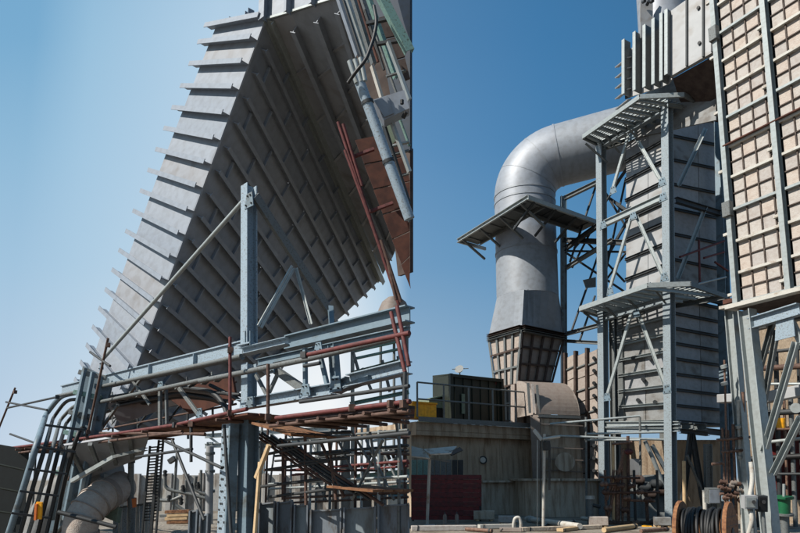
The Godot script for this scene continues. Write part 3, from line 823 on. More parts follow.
# ================================================================ low plant below and behind the gallery
func build_low_plant() -> void:
	# bundle of conduits bending down from the girder end
	var pb := thing("conduit_bundle", "bundle of grey conduits bending down beside the girder end", "conduits", foot(at(25, 500, 14.5)))
	var bends := [
		[[60, 396], [46, 414], [38, 440], [24, 486], [4, 548]],
		[[66, 400], [53, 418], [46, 444], [33, 486], [16, 548]],
		[[74, 405], [60, 420], [53, 446], [42, 486], [24, 548]],
		[[80, 408], [66, 423], [59, 448], [48, 492], [34, 548]],
		[[86, 413], [73, 427], [66, 450], [56, 490], [43, 548]],
		[[92, 418], [79, 431], [72, 452], [62, 492], [52, 548]]]
	for i in bends.size():
		var pl := moved(PG, -0.2 - i * 0.12)
		var path := []
		for q in ([[242, 356]] if i == 0 else [[228 + i, 440], [226 + i, 408], [213, 389 + i * 2.0], [178, 384 + i * 2.5], [110, 394 + i * 3.2]]): path.append(hit(pl, q[0], q[1]))
		for q in bends[i]: path.append(at(q[0], q[1], hit(pl, q[0], q[1]).distance_to(EYE) / ray(q[0], q[1]).length()) if q[1] < 430 else at(q[0], q[1], 14.9 + i * 0.12))
		sweep(pb, "conduit", rounded(path, 0.45), 0.075 if i == 0 else 0.05, ["blue_worn", "dark_steel", "grey_steel", "black", "dark_steel", "black"][i], 10)
	for k in 5:
		var y := 425.0 + k * 22.0
		beam(pb, "strap", at(45 - k * 8.5, y, 14.4), at(84 - k * 8.5, y + 5, 14.8), 0.05, 0.06, "dark_steel")
	var yb := thing("yellow_sign", "small yellow sign box hung on the conduits", "sign", at(40, 520, 14.2))
	beam(yb, "plate", at(39.5, 502, 14.25), at(38.5, 519, 14.25), 0.13, 0.05, "yellow", "box", Vector3.RIGHT)
	beam(yb, "edge_strip", at(36.3, 504, 14.2), at(35.3, 520, 14.2), 0.05, 0.05, "orange", "box", Vector3.RIGHT)
	# casing end plates behind the conduits
	var ce := thing("casing_leg", "blue-green ribbed steel casing leg behind the conduit bundle", "casing", foot(at(75, 500, 16.2)))
	slab(ce, "plate", [at(83, 366, 16.6), at(112, 380, 16.6), at(84, 500, 16.2), at(44, 545, 16.2)], 0.1, "blue_worn")
	for k in 6:
		beam(ce, "rib", at(79 - k * 5.0, 372 + k * 20.0, 16.4), at(106 - k * 5.0, 378 + k * 20.0, 16.4), 0.12, 0.1, "teal" if k % 2 else "grey_steel")
	for k in 3: beam(ce, "stile", at(85 + k * 8, 368 + k * 4, 16.35), at(52 + k * 12, 520, 16.1), 0.08, 0.1, "blue_worn")
	# dark sheeted shelter at the edge of the view
	var ts := thing("sheeted_shelter", "dark green sheeted shelter behind the conduit bundle", "shelter", foot(at(5, 500, 19)))
	for k in 5:
		slab(ts, "sheet", [at(-14 + k * 8.5, 442 + k * 1.5, 19.0), at(-5.2 + k * 8.5, 443.5 + k * 1.5, 19.05), at(-7.2 + k * 7.5, 542, 18.55), at(-15 + k * 7.5, 542, 18.5)], 0.05, "tarp")
	for k in 3: tube(ts, "batten", at(-12, 462 + k * 24, 18.4), at(24 - k * 4, 470 + k * 22, 18.6), 0.03, "green_paint")
	# plated underside and hopper below the scaffold deck
	var hp := thing("plated_hopper", "grey plated hopper below the scaffold deck", "hopper", foot(at(90, 500, 17)))
	slab(hp, "soffit_plate", [at(62, 446, 15.8), at(150, 432, 14.4), at(142, 458, 15.6), at(78, 482, 17)], 0.06, "side_c")
	for k in 4:
		beam(hp, "soffit_rib", at(70 + k * 20, 447 - k * 3, 15.4 - k * 0.25), at(84 + k * 16, 476 - k * 6, 16.2 - k * 0.2), 0.09, 0.09, "grey_steel")
	beam(hp, "edge_beam", at(72, 481, 15.8), at(114, 457, 15.2), 0.09, 0.1, "galv", "c")
	beam(hp, "edge_beam", at(114, 457, 15.2), at(146, 449, 14.6), 0.07, 0.1, "grey_steel", "c")
	var cone := [at(88, 470, 17.5), at(85, 492, 17.3), at(82, 545, 17)]
	sweep(hp, "cone", cone, [0.75, 0.55, 0.3], "casing_b", 20)
	slab(hp, "side_plate", [at(104, 474, 16.6), at(118, 478, 16.6), at(118, 505, 16.4), at(102, 498, 16.4)], 0.4, "white_paint")
	slab(hp, "side_plate", [at(101, 499, 16.35), at(118, 507, 16.3), at(116, 522, 16.2), at(101, 516, 16.2)], 0.3, "green_light")
	var cl := thing("bent_duct", "sunlit cream bent duct with banded joints below the hopper plates", "duct", foot(at(85, 520, 15.5)))
	var bend := rounded([at(80, 556, 15.5), at(80, 520, 15.5), at(96, 500, 15.9), at(122, 486, 17.0)], 0.7)
	sweep(cl, "shell", bend, 0.4, "cream_c", 32)
	for k in [1, 4, 6, 9, 12]:
		if k < bend.size() - 1: sweep(cl, "joint_band", [(bend[k] as Vector3).lerp(bend[k - 1], 0.2), (bend[k] as Vector3).lerp(bend[k + 1], 0.2)], 0.43, "tan_b", 32)
	var gd2 := rounded([at(36, 548, 17.6), at(56, 500, 17.6), at(84, 478, 17.4), at(112, 470, 17.2)], 0.8)
	sweep(hp, "inlet_duct", gd2, 0.5, "casing_b", 32)
	tube(cl, "rail", at(58, 512, 14.9), at(116, 527, 14.9), 0.05, "dark_steel")
	# corrugated screen
	var cs := thing("corrugated_screen", "pale corrugated sheet screen below the hanging orange-capped post", "screen", foot(at(130, 520, 17.5)))
	for k in 9:
		var x := 116.0 + k * 4.4
		beam(cs, "sheet_rib", at(x, 508 - k * 0.5, 17.5), foot(at(x, 520, 17.5)), 0.075 if k % 2 else 0.11, 0.07, "galv" if k % 2 else "blue_steel", "box", Vector3.RIGHT)
	beam(cs, "top_rail", at(114, 508, 17.4), at(154, 503, 17.4), 0.05, 0.05, "grey_steel")
	var hpst := thing("hanging_post", "grey round post with an orange collar under the deck", "post", foot(at(132, 520, 16.8)))
	tube(hpst, "shaft", at(131, 452, 16.8), foot(at(132, 520, 16.8)), 0.075, "grey_steel", 14)
	tube(hpst, "collar", at(132, 498, 16.8), at(132, 507, 16.8), 0.11, "orange", 14)
	tube(hpst, "collar", at(131, 460, 16.8), at(131, 463, 16.8), 0.1, "dark_steel", 14)
	# cable ladders
	for q in [[154.0, 446.0, 146.0, 522.0, 4.0], [161.0, 440.0, 154.0, 522.0, 2.2]]:
		var lad := thing("cable_ladder", "wide dark cable ladder hanging from the gallery" if q[4] > 3 else "narrow dark cable ladder just beside the wide one", "cable ladder", foot(at(q[2], q[3], 15.5)))
		for s in [-1.0, 1.0]:
			beam(lad, "rail", at(q[0] + s * q[4], q[1], 15.5), foot(at(q[2] + s * q[4], q[3], 15.5)), 0.04, 0.06, "dark_steel", "box", Vector3.RIGHT)
		for k in 26:
			var f := (k + 0.5) / 26.0
			var x: float = lerpf(q[0], q[2], f)
			var y: float = lerpf(q[1], q[3], f)
			beam(lad, "rung", at(x - q[4], y, 15.5), at(x + q[4], y - 0.6, 15.5), 0.032, 0.05, "black")
	# bushings and bent pipes on a far rack
	var rack := thing("pipe_rack", "far rack of thin bent pipes seen through the gallery", "pipe rack", foot(at(185, 510, 26)))
	for q in [[[165, 474], [165, 488], [174, 491], [186, 493], [205, 498]], [[176, 505], [184, 511], [196, 512]], [[158, 500], [170, 501], [182, 496]], [[196, 476], [194, 490], [205, 494]]]:
		var path := []
		for k in q: path.append(at(k[0], k[1], 26))
		sweep(rack, "bent_pipe", rounded(path, 0.25), 0.07, "grey_steel", 10)
	for q in [[165, 473], [183, 488], [192, 486], [181, 501], [169, 498], [198, 485]]:
		sweep(rack, "bushing", [at(q[0], q[1] - 3, 26), at(q[0], q[1] - 1, 26), at(q[0], q[1], 26), at(q[0], q[1] + 2, 26), at(q[0], q[1] + 4, 26)], [0.05, 0.1, 0.06, 0.1, 0.05], "dark_steel", 10)
	for q in [[177, 452, 172, 524], [201, 470, 200, 530], [186, 480, 186, 530]]:
		tube(rack, "post", at(q[0], q[1], 26), foot(at(q[2], q[3], 26)), 0.055, "grey_steel")
	beam(rack, "crossarm", at(160, 516, 26.1), at(206, 515, 26.1), 0.12, 0.12, "grey_steel")
	beam(rack, "lamp_head", at(169, 462, 26), at(175, 458, 26), 0.2, 0.2, "dark_steel")
	var lw := thing("timber_stack", "low stack of pale timber baulks behind the cable ladders", "timber stack", foot(at(180, 520, 24)))
	for k in 6: beam(lw, "baulk", at(166 + (k % 2) * 2, 512 + k * 3.4, 24), at(190 - (k % 3), 511 + k * 3.4, 24), 0.11, 0.3, "pale_wood" if k % 3 else "plank_a")
	# far plant behind the bay: tank dome, columns, green girders
	var td := thing("far_tank", "pinkish domed tank showing beyond the duct's serrated end", "tank", foot(at(390, 330, 40)))
	var tb := at(394, 316, 40)
	sweep(td, "shell", [tb - Vector3(0, 1.6, 0), tb - Vector3(0, 1.3, 0), tb, tb + Vector3(0, 0.35, 0), tb + Vector3(0, 0.85, 0), tb + Vector3(0, 1.15, 0), tb + Vector3(0, 1.25, 0)], [0.5, 1.0, 1.0, 0.97, 0.75, 0.4, 0.05], "hood", 28)
	for q in [[-0.8, 0.3], [0.8, 0.3], [0.0, -0.8]]:
		tube(td, "leg", tb + Vector3(q[0], -1.2, q[1]), Vector3(tb.x + q[0], 0, tb.z + q[1]), 0.09, "grey_steel")
	var fr := thing("green_girder_frame", "pale green steel girder frame behind the scaffold's lower tubes", "steel frame", foot(at(380, 500, 22)))
	for q in [[353, 478, 409.5, 472, 0.22], [355, 494, 409.5, 488, 0.3], [350, 404, 409, 392, 0.12], [352, 373, 402, 360, 0.1]]:
		beam(fr, "girder", at(q[0], q[1], 22), at(q[2], q[3], 22), q[4], 0.2, "teal", "i")
	for q in [[345.5, 430, 346, 0.3], [352.5, 346, 353, 0.12], [368, 425, 368, 0.1], [404.5, 334, 405, 0.16], [381, 430, 381, 0.1]]:
		beam(fr, "column", at(q[0], q[1], 22), foot(at(q[2], 500, 22)), q[3], 0.16, "grey_steel" if q[3] > 0.12 else "galv", "i", Vector3.RIGHT)
	for q in [[350, 467, 409.5, 463], [360, 452, 409.5, 446], [372, 441, 409, 436]]:
		tube(fr, "rail", at(q[0], q[1], 21.6), at(q[2], q[3], 21.6), 0.05, "red_tube" if q[1] > 460 else "galv")
	for q in [[362, 476, 372, 452], [376, 474, 388, 446], [392, 470, 402, 444], [353, 352, 360, 376], [362, 368, 372, 392], [382, 360, 390, 392], [398, 356, 404, 388]]:
		beam(fr, "lattice", at(q[0], q[1], 22), at(q[2], q[3], 22), 0.09, 0.08, "grey_steel")
	for q in [[351, 359.5, 404, 348], [351, 375, 404, 364], [351, 352, 404.5, 340]]:
		tube(fr, "rail", at(q[0], q[1], 22.12), at(q[2], q[3], 22.12), 0.05, "teal")
	for k in 8:
		beam(fr, "grating_bar", at(370 + k * 5, 452 - k, 22.4), at(378 + k * 4, 464 - k * 1.5, 22.4), 0.1, 0.06, "casing_rust")
	for q in [[361, 497, 371, 505], [374, 496, 385, 505], [388, 497, 406, 504]]:
		slab(fr, "cabinet", [at(q[0], q[1], 21.5), at(q[2], q[1] - 1, 21.5), at(q[2], q[3] + 12, 21.5), at(q[0], q[3] + 12, 21.5)], 0.5, "dark_steel" if q[0] < 380 else "galv")
	var fb := thing("far_pipe_bridge", "far pale pipe bridge in haze between the scaffold tubes", "pipe bridge", foot(at(300, 500, 60)))
	for q in [[205, 436, 340, 428], [205, 446, 340, 440]]:
		beam(fb, "chord", at(q[0], q[1], 60), at(q[2], q[3], 60), 0.4, 0.4, "galv", "i")
	for k in 9:
		var x := 208.0 + k * 15.0
		beam(fb, "lattice", at(x, 436 - k, 60), at(x + 12, 445 - k, 60), 0.2, 0.2, "galv")
	for x in [210.0, 262.0, 318.0]: beam(fb, "column", at(x, 442, 60), foot(at(x, 490, 60)), 0.5, 0.5, "galv", "i", Vector3.RIGHT)
	var bw := thing("boundary_wall", "long pale boundary wall far behind the scaffold", "wall", foot(at(250, 500, 33)))
	for k in 22:
		var x0 := 58.0 + k * 16.0
		var wa := at(x0 + 0.2, 474.5 + (k % 3) * 0.4, 34)
		var wb := at(minf(x0 + 15.8, 409.0), 474.5 + (k % 3) * 0.4, 34)
		slab(bw, "wall_panel", [wa, wb, foot(wb), foot(wa)], 0.15, pick(["far_wall_a", "far_wall_b"]))
		beam(bw, "pier", foot(wa) + Vector3(0, 0.0, 0.05), wa + Vector3(0, 0.08, 0.05), 0.3, 0.25, "far_wall_b", "box", Vector3.RIGHT)
	var pc := thing("pale_column", "pale grey column standing alone beyond the perforated column", "column", foot(at(210, 500, 24)))
	tube(pc, "shaft", at(210, 446, 24), foot(at(210, 500, 24)), 0.14, "white_panel", 18)
	for y in [452.0, 470.0, 490.0]: tube(pc, "collar", at(210, y, 24), at(210, y + 2.5, 24), 0.18, "grey_steel", 18)
	# upright steel panels stored along the front
	var px := [190.0, 200.5, 211.0, 259.0, 277.0, 294.0, 310.0, 343.0, 377.0, 410.0]
	var py := [512.0, 516.0, 514.0, 504.0, 503.0, 506.0, 511.0, 509.0, 506.0, 504.0]
	var words := ["narrow blue-grey steel tank panel at the low pipe rack", "short dark panel just beside the narrow tank panel", "", "slim grey steel panel just beside the blue column", "grey steel panel second along from the blue column", "narrow panel third along from the blue column", "wide blue-grey panel below the orange scaffold planks", "wide blue-grey panel below the grey far column", "wide blue-grey panel at the end of the row"]
	for i in px.size() - 1:
		if i == 2: continue
		var pn := thing("sheet_pile", words[i], "sheet pile", foot(at((px[i] + px[i + 1]) / 2, 520, 13.0 - i * 0.12)), "sheet piles standing along the front")
		var dd := 13.0 - i * 0.12
		var a := at(px[i] + 0.6, py[i], dd)
		var b := at(px[i + 1] - 0.6, py[i] - 1.5, dd - 0.1)
		slab(pn, "web", [a, b, foot(b), foot(a)], 0.03, "panel_blue" if i % 2 else "panel_blue_b")
		for s: Vector3 in [a, b]:
			var fx := at(2, 0, 1) * 0 + Vector3(0.02 if s == a else -0.02, 0, 0.06)
			beam(pn, "flange", s + fx + Vector3(0, 0.03, 0), foot(s) + fx, 0.03, 0.16, "panel_blue_b", "box", Vector3.RIGHT)
		beam(pn, "top_edge", a + Vector3(0.04, 0.0, 0.03), b + Vector3(-0.04, 0.0, 0.03), 0.03, 0.06, "panel_blue_b")

# ================================================================ round duct with elbow, flange and clad hopper
var UV := -8.0
var VV := 1458.6
func build_round_duct() -> void:
	var u := flat(UV)
	var v := flat(VV)
	var t := thing("round_duct", "large round silver-grey duct rising from a clad hopper and bending sideways", "duct", foot(at(527, 500, 34.5)))
	var d := 36.2
	var lo := at(527.5, 299, d)
	var axis := Vector3(lo.x, 0, lo.z)
	var hi := at(530, 186, d).y
	var r := 1.7
	# vertical run in cans with raised seams
	var ys := [lo.y, lerpf(lo.y, hi, 0.42), lerpf(lo.y, hi, 0.96)]
	for i in 2:
		sweep(t, "can", [axis + Vector3(0, ys[i] + 0.01, 0), axis + Vector3(0, ys[i + 1] - 0.01, 0)], r, "alu" if i else "alu_b", 64)
	for y in [ys[1], ys[2], ys[2] - 0.45]:
		sweep(t, "seam_band", [axis + Vector3(0, y - 0.05, 0), axis + Vector3(0, y + 0.05, 0)], r + 0.03, "alu_b", 64)
	# elbow and horizontal run
	var out := Vector3(0.94, 0.12, 0.31).normalized()
	var c0 := axis + Vector3(0, ys[2], 0)
	var bend := 1.97
	var path := []
	for k in 17:
		var a := PI / 2 * k / 16.0
		path.append(c0 + Vector3(0, sin(a) * bend, 0) + out * (1 - cos(a)) * bend)
	sweep(t, "elbow", path, r - 0.002, "alu", 64)
	for k in [5, 11]:
		sweep(t, "seam_band", [(path[k] as Vector3).lerp(path[k - 1], 0.12), (path[k] as Vector3).lerp(path[k + 1], 0.12)], r + 0.012, "alu_b", 64)
	var e0: Vector3 = path[16]
	sweep(t, "horizontal_can", [e0 + out * 0.01, e0 + out * 4.6], r, "alu_b", 64)
	sweep(t, "seam_band", [e0 - out * 0.05, e0 + out * 0.05], r + 0.03, "alu", 64)
	# round to square transition
	var pu := upright(522, 33.0, UV)
	var pv := upright(522, 33.0, VV)
	var near := hit(pu, 522, 325)
	var lw := hit(pu, 489, 336)
	var rw := hit(pv, 564.5, 331)
	var yl := near.y
	var q0 := Vector3(near.x, yl, near.z)
	var q1 := Vector3(lw.x, yl, lw.z)
	var q3 := Vector3(rw.x, yl, rw.z)
	var q2 := q1 + q3 - q0
	var cen := (q0 + q2) / 2
	axis = Vector3(axis.x, 0, axis.z)
	var sq := []
	var rd := []
	var cs := [q0, q1, q2, q3]
	for i in 4:
		for k in 8:
			sq.append((cs[i] as Vector3).lerp(cs[(i + 1) % 4], k / 8.0))
	for p: Vector3 in sq:
		var o := Vector3(p.x - cen.x, 0, p.z - cen.z).normalized()
		rd.append(axis + o * r + Vector3(0, lo.y + 0.05, 0))
	var st := begin()
	for i in sq.size():
		var j := (i + 1) % sq.size()
		tri_quad(st, sq[i], sq[j], rd[j], rd[i], (cen + axis + Vector3(0, lo.y, 0)) / 2)
	put(t, "transition_cone", st.commit(), "alu_b")
	# flange frames
	for k in 2:
		var dy := Vector3(0, -0.08 - k * 0.22, 0)
		for i in 4:
			var a: Vector3 = cs[i]
			var b: Vector3 = cs[(i + 1) % 4]
			var o := ((a + b) / 2 - cen).normalized() * 0.06
			beam(t, "flange_bar", a + dy + o, b + dy + o, 0.13, 0.3, "grey_steel" if k else "casing_rust", "c")
	# clad hopper below: plates between a grid of bars, the side turned from the sun and the lit side
	var hp := thing("clad_hopper", "tapering cream clad hopper with bar grid below the round duct", "hopper", foot(near))
	var left := [[490.0, 341.0], [522.0, 330.0], [515.0, 421.0], [500.5, 421.0]]
	var right := [[522.0, 330.0], [563.0, 337.0], [551.0, 382.0], [518.0, 381.0]]
	for side in 2:
		var pl := pu if side == 0 else pv
		var cc: Array = left if side == 0 else right
		var nx := 4
		var ny := 5 if side == 0 else 3
		var g := []
		for c in cc: g.append(hit(pl, c[0], c[1]))
		var n := pl.normal if pl.normal.dot(EYE - near) > 0 else -pl.normal
		for j in ny:
			for i in nx:
				var q := []
				for m in [[0.04, 0.04], [0.96, 0.04], [0.96, 0.96], [0.04, 0.96]]:
					var fx: float = (i + m[0]) / nx
					var fy: float = (j + m[1]) / ny
					q.append(g[0].lerp(g[1], fx).lerp(g[3].lerp(g[2], fx), fy))
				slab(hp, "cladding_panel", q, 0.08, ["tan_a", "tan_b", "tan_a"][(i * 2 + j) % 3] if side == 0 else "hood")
		slab(hp, "backing_plate", [g[0] - n * 0.1, g[1] - n * 0.1, g[2] - n * 0.1, g[3] - n * 0.1], 0.05, "casing_rust")
		for i in nx + 1:
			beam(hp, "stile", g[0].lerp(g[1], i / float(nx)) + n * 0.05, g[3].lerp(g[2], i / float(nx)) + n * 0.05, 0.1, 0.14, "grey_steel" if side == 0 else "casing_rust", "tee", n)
		for j in ny + 1:
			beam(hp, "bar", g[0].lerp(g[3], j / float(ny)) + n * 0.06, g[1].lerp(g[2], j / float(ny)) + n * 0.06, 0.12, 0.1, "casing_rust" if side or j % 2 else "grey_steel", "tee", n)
	# lower box of the hopper, behind the rail
	var lb := [hit(pv, 516, 384), hit(pv, 551, 384), hit(pv, 551, 424), hit(pv, 516, 424)]
	slab(hp, "lower_plate", lb, 0.4, "tan_b")
	for k in 4:
		beam(hp, "stile", lb[0].lerp(lb[1], k / 4.0), lb[3].lerp(lb[2], k / 4.0), 0.14, 0.1, "casing_rust")
	# curved hood and chute
	var hd := thing("curved_hood", "taupe curved sheet hood over a chute beside the clad hopper", "hood", foot(at(560, 500, 31.5)))
	var h0 := at(537, 414, 31.2)
	var h1 := at(579, 415.5, 31.9)
	var ax := (h1 - h0)
	ax.y = 0
	ax = ax.normalized()
	var back := Vector3.UP.cross(ax)
	if back.z > 0: back = -back
	var hst := begin()
	var rr := 1.85
	var wid := Vector3(h1.x - h0.x, 0, h1.z - h0.z).length()
	for k in 14:
		var a0 := PI / 2 * k / 14.0
		var a1 := PI / 2 * (k + 1) / 14.0
		for side in 1:
			var f0 := h0 + back * (rr - cos(a0) * rr) + Vector3(0, sin(a0) * rr, 0)
			var f1 := h0 + back * (rr - cos(a1) * rr) + Vector3(0, sin(a1) * rr, 0)
			tri_quad(hst, f0, f0 + ax * wid, f1 + ax * wid, f1, h0 + back * rr)
	put(hd, "curved_sheet", hst.commit(), "hood")
	for s in [0.0, 1.0]:
		var est := begin()
		for k in 14:
			var a0 := PI / 2 * k / 14.0
			var a1 := PI / 2 * (k + 1) / 14.0
			var o: Vector3 = h0 + ax * wid * s
			var f0: Vector3 = o + back * (rr - cos(a0) * rr) + Vector3(0, sin(a0) * rr, 0)
			var f1: Vector3 = o + back * (rr - cos(a1) * rr) + Vector3(0, sin(a1) * rr, 0)
			var w := ax * (0.06 if s == 0 else -0.06)
			hexa(est, [f0 - w, f1 - w, o + back * rr + Vector3(0, sin(a1) * rr * 0.1, 0) - w, o + back * rr - w, f0 + w, f1 + w, o + back * rr + Vector3(0, sin(a1) * rr * 0.1, 0) + w, o + back * rr + w])
		put(hd, "end_plate", est.commit(), "tan_a")
	beam(hd, "sill", h0 - Vector3(0, 0.1, 0), h1 - Vector3(0, 0.1, 0) , 0.14, 0.3, "grey_steel", "c")
	slab(hd, "chute_plate", [h0 + ax * 0.15 - Vector3(0, 0.2, 0), h0 + ax * (wid - 0.05) - Vector3(0, 0.2, 0), at(584, 488, 31.9), at(541, 488, 31.3)], 0.5, "concrete_light")
	slab(hd, "chute_side", [at(530, 415, 31.4), at(539.5, 415, 31.1), at(541, 487, 31.2), at(533, 484, 31.4)], 0.4, "hood")
	for k in 5: beam(hd, "chute_rib", at(541, 424 + k * 11.5, 31.1), at(583, 426 + k * 11.5, 31.7), 0.05, 0.05, "hood")
	tube(hd, "pipe_stub", at(565, 462, 31.2), at(565, 462, 30.6), 0.45, "concrete_light", 24)
	for k in 3:
		beam(hd, "end_rib", at(528 + k * 4.5, 383 + k * 1.0, 31.5), at(530 + k * 4.5, 413, 31.3), 0.12, 0.08, "cream_b" if k % 2 else "grey_steel")
	# clad wall sections beyond the hood
	var cw := thing("clad_wall", "pale clad wall with projecting bolts behind the curved hood", "clad wall", foot(at(585, 500, 35)))
	var wp := upright(598, 31.7, UV)
	for k in 3:
		var x0: float = [566.0, 576.5, 588.0][k]
		var x1: float = [575.0, 587.0, 598.5][k]
		var yt: float = [356.0, 354.0, 351.0][k]
		for j in 6:
			var ya := yt + j * 24.0
			var sl := 4.5 - j * 0.8
			slab(cw, "cladding_panel", [hit(wp, x0, ya + sl / 2), hit(wp, x1, ya - sl / 2), hit(wp, x1, ya + 23.0 - sl / 2), hit(wp, x0, ya + 23.0 + sl / 2)], 0.1, pick(["tan_a", "tan_b"]))
			beam(cw, "bar", hit(moved(wp, 0.04), x0, ya + sl / 2 + 12), hit(moved(wp, 0.04), x1, ya - sl / 2 + 12), 0.07, 0.08, "grey_steel")
		beam(cw, "stile", hit(moved(wp, 0.05), x0 - 0.6, yt - 3), foot(hit(moved(wp, 0.05), x0 - 0.6, 480)), 0.14, 0.24, "casing_rust", "box", flat(UV))
	for j in 11:
		tube(cw, "bolt", hit(moved(wp, 0.02), 594, 358 + j * 12.5), hit(moved(wp, 0.3), 594, 358 + j * 12.5), 0.09, "dark_steel", 10)
	beam(cw, "stile", hit(moved(wp, 0.05), 599.5, 349), foot(hit(moved(wp, 0.05), 599.5, 480)), 0.14, 0.24, "casing_rust", "box", flat(UV))
	slab(cw, "backing_plate", [hit(moved(wp, -0.12), 566, 358), hit(moved(wp, -0.12), 599, 350), foot(hit(moved(wp, -0.12), 599, 480)), foot(hit(moved(wp, -0.12), 566, 480))], 0.1, "casing_rust")
	# work platform around the duct
	var pf := thing("duct_platform", "square bracketed steel platform ringing the round duct", "platform", Vector3(axis.x, 0, axis.z))
	var ph := at(527.5, 197.5, 31.6).y
	var k0 := level(527.5, 197.5, ph)
	var k1 := level(457.5, 241, ph)
	var k2 := level(601, 224, ph)
	var out_u := (k1 - k0)
	var out_v := (k2 - k0)
	for q in [[k0, k1], [k0, k2]]:
		beam(pf, "edge_channel", q[0], q[1], 0.22, 0.12, "galv", "c")
	var i0 := k0 + out_u.normalized() * 1.4 + out_v.normalized() * 1.4
	var i1 := i0 + out_u * 0.72
	var i2 := i0 + out_v * 0.72
	beam(pf, "inner_channel", i0 - out_u.normalized() * 1.2, i1, 0.18, 0.1, "grey_steel", "c")
	beam(pf, "inner_channel", k1, k1 + out_v.normalized() * 2.2, 0.18, 0.1, "galv", "c")
	beam(pf, "inner_channel", i0 - out_v.normalized() * 1.2, i2, 0.18, 0.1, "grey_steel", "c")
	slab(pf, "floor_plate", [k0 + Vector3(0, 0.13, 0), k1 + Vector3(0, 0.13, 0), k1 + out_v.normalized() * 1.6 + Vector3(0, 0.13, 0), k0 + out_v.normalized() * 1.6 + Vector3(0, 0.13, 0)], 0.03, "grey_steel")
	slab(pf, "floor_plate", [k0 + out_v.normalized() * 1.6 + Vector3(0, 0.13, 0), k2 + Vector3(0, 0.13, 0), k2 + out_u.normalized() * 1.7 + Vector3(0, 0.13, 0), k0 + out_v.normalized() * 1.6 + out_u.normalized() * 1.7 + Vector3(0, 0.13, 0)], 0.03, "dark_steel")
	for k in 6:
		var f := (k + 0.5) / 6.0
		beam(pf, "grating_bar", k0 + out_u * f + Vector3(0, 0.1, 0), k0 + out_u * f + out_v.normalized() * 1.35 + Vector3(0, 0.1, 0), 0.05, 0.2, "grey_steel")
		beam(pf, "grating_bar", k0 + out_v * f + Vector3(0, 0.12, 0) + out_u.normalized() * 0.2, k0 + out_v * f + out_u.normalized() * 1.5 + Vector3(0, 0.12, 0), 0.05, 0.2, "dark_steel")
	for k in 4:
		var f := (k + 0.3) / 3.6
		var o := k0 + out_u * f
		beam(pf, "bracket", o - Vector3(0, 0.1, 0), o + out_v.normalized() * 1.7 - Vector3(0, 0.9, 0), 0.12, 0.1, "grey_steel")
		var w := k0 + out_v * f
		beam(pf, "bracket", w - Vector3(0, 0.1, 0), w + out_u.normalized() * 1.7 - Vector3(0, 0.9, 0), 0.12, 0.1, "dark_steel")
	# slender frame between duct and tower
	var sf := thing("duct_support_frame", "slender braced steel frame between the round duct and the tower", "steel frame", foot(at(566, 500, 36)))
	var fd := 36.0
	beam(sf, "column", at(563.5, 196, fd), foot(at(564, 500, fd)), 0.3, 0.28, "blue_worn", "i", Vector3.RIGHT)
	for q in [[565, 198, 600, 181, 0.22], [565, 249, 600, 224, 0.24], [566, 268, 612, 240, 0.2], [566, 334, 600, 325, 0.2], [566, 341, 600, 343, 0.18], [563, 240, 630, 243, 0.26]]:
		beam(sf, "strut", at(q[0], q[1], fd), at(q[2], q[3], fd - 2), q[4], 0.2, "grey_steel" if q[4] < 0.23 else "dark_steel", "i")
	for q in [[598, 180, 570, 262], [600, 250, 572, 330], [604, 190, 640, 250], [572, 268, 600, 214], [565, 252, 625, 292], [585, 240, 625, 282], [566, 251, 632, 252], [620, 180, 598, 214], [612, 200, 634, 222], [626, 178, 604, 280], [595, 296, 580, 340], [604, 283, 628, 250]]:
		tube(sf, "tie", at(q[0], q[1], fd), at(q[2], q[3], fd - 1), 0.06, "dark_steel")
	slab(sf, "gusset", [at(583, 280, 35.2), at(596, 277, 35.2), at(596, 287, 35.2), at(586, 288, 35.2)], 0.06, "grey_steel")

# ================================================================ braced tower with two casings
var PU: Plane
var PV: Plane
func grate(t: Node3D, y: float, outline: Array, joists: int, material: String) -> void:
	# open platform: edge channels, joists and bar grating; outline = front-left, corner, front-right, back-right, back-left
	var n := outline.size()
	for i in n:
		beam(t, "edge_channel", outline[i], outline[(i + 1) % n], 0.2, 0.1, "galv" if i < 2 else "grey_steel", "c")
	var a: Vector3 = outline[0]
	var b: Vector3 = outline[1]
	var c: Vector3 = outline[n - 1]
	for k in joists:
		var f := (k + 0.5) / joists
		var p := a.lerp(b, f)
		var q := c.lerp(outline[n - 2] if n == 4 else outline[n - 2].lerp(outline[2], 0.3), f)
		beam(t, "joist", p - Vector3(0, 0.02, 0), q - Vector3(0, 0.02, 0), 0.16, 0.1, material, "i")
	for k in 16:
		var f := (k + 0.5) / 16.0
		beam(t, "grating_bar", a.lerp(c, f) + Vector3(0, 0.14, 0), b.lerp(outline[n - 2], f) + Vector3(0, 0.14, 0), 0.04, 0.06, "galv")

func casing_face(t: Node3D, pl: Plane, c: Array, rows: int, mats: Array, rib: String, rib_out: float) -> void:
	var g := []
	for q in c: g.append(hit(pl, q[0], q[1]))
	var n := pl.normal if pl.normal.dot(EYE - g[0]) > 0 else -pl.normal
	for j in rows:
		var f0 := j / float(rows)
		var f1 := (j + 1) / float(rows)
		for i in 2:
			var q := []
			for m in [[0.01, 0.02], [0.99, 0.02], [0.99, 0.98], [0.01, 0.98]]:
				var fx: float = (i + m[0]) / 2.0
				q.append(g[0].lerp(g[1], fx).lerp(g[3].lerp(g[2], fx), lerpf(f0, f1, m[1])))
			slab(t, "casing_plate", q, 0.1, pick(mats))
		beam(t, "casing_rib", g[0].lerp(g[3], f0) + n * rib_out / 2, g[1].lerp(g[2], f0) + n * rib_out / 2, 0.12, rib_out, rib, "i")
	beam(t, "casing_rib", g[3] + n * rib_out / 2, g[2] + n * rib_out / 2, 0.12, rib_out, rib, "i")

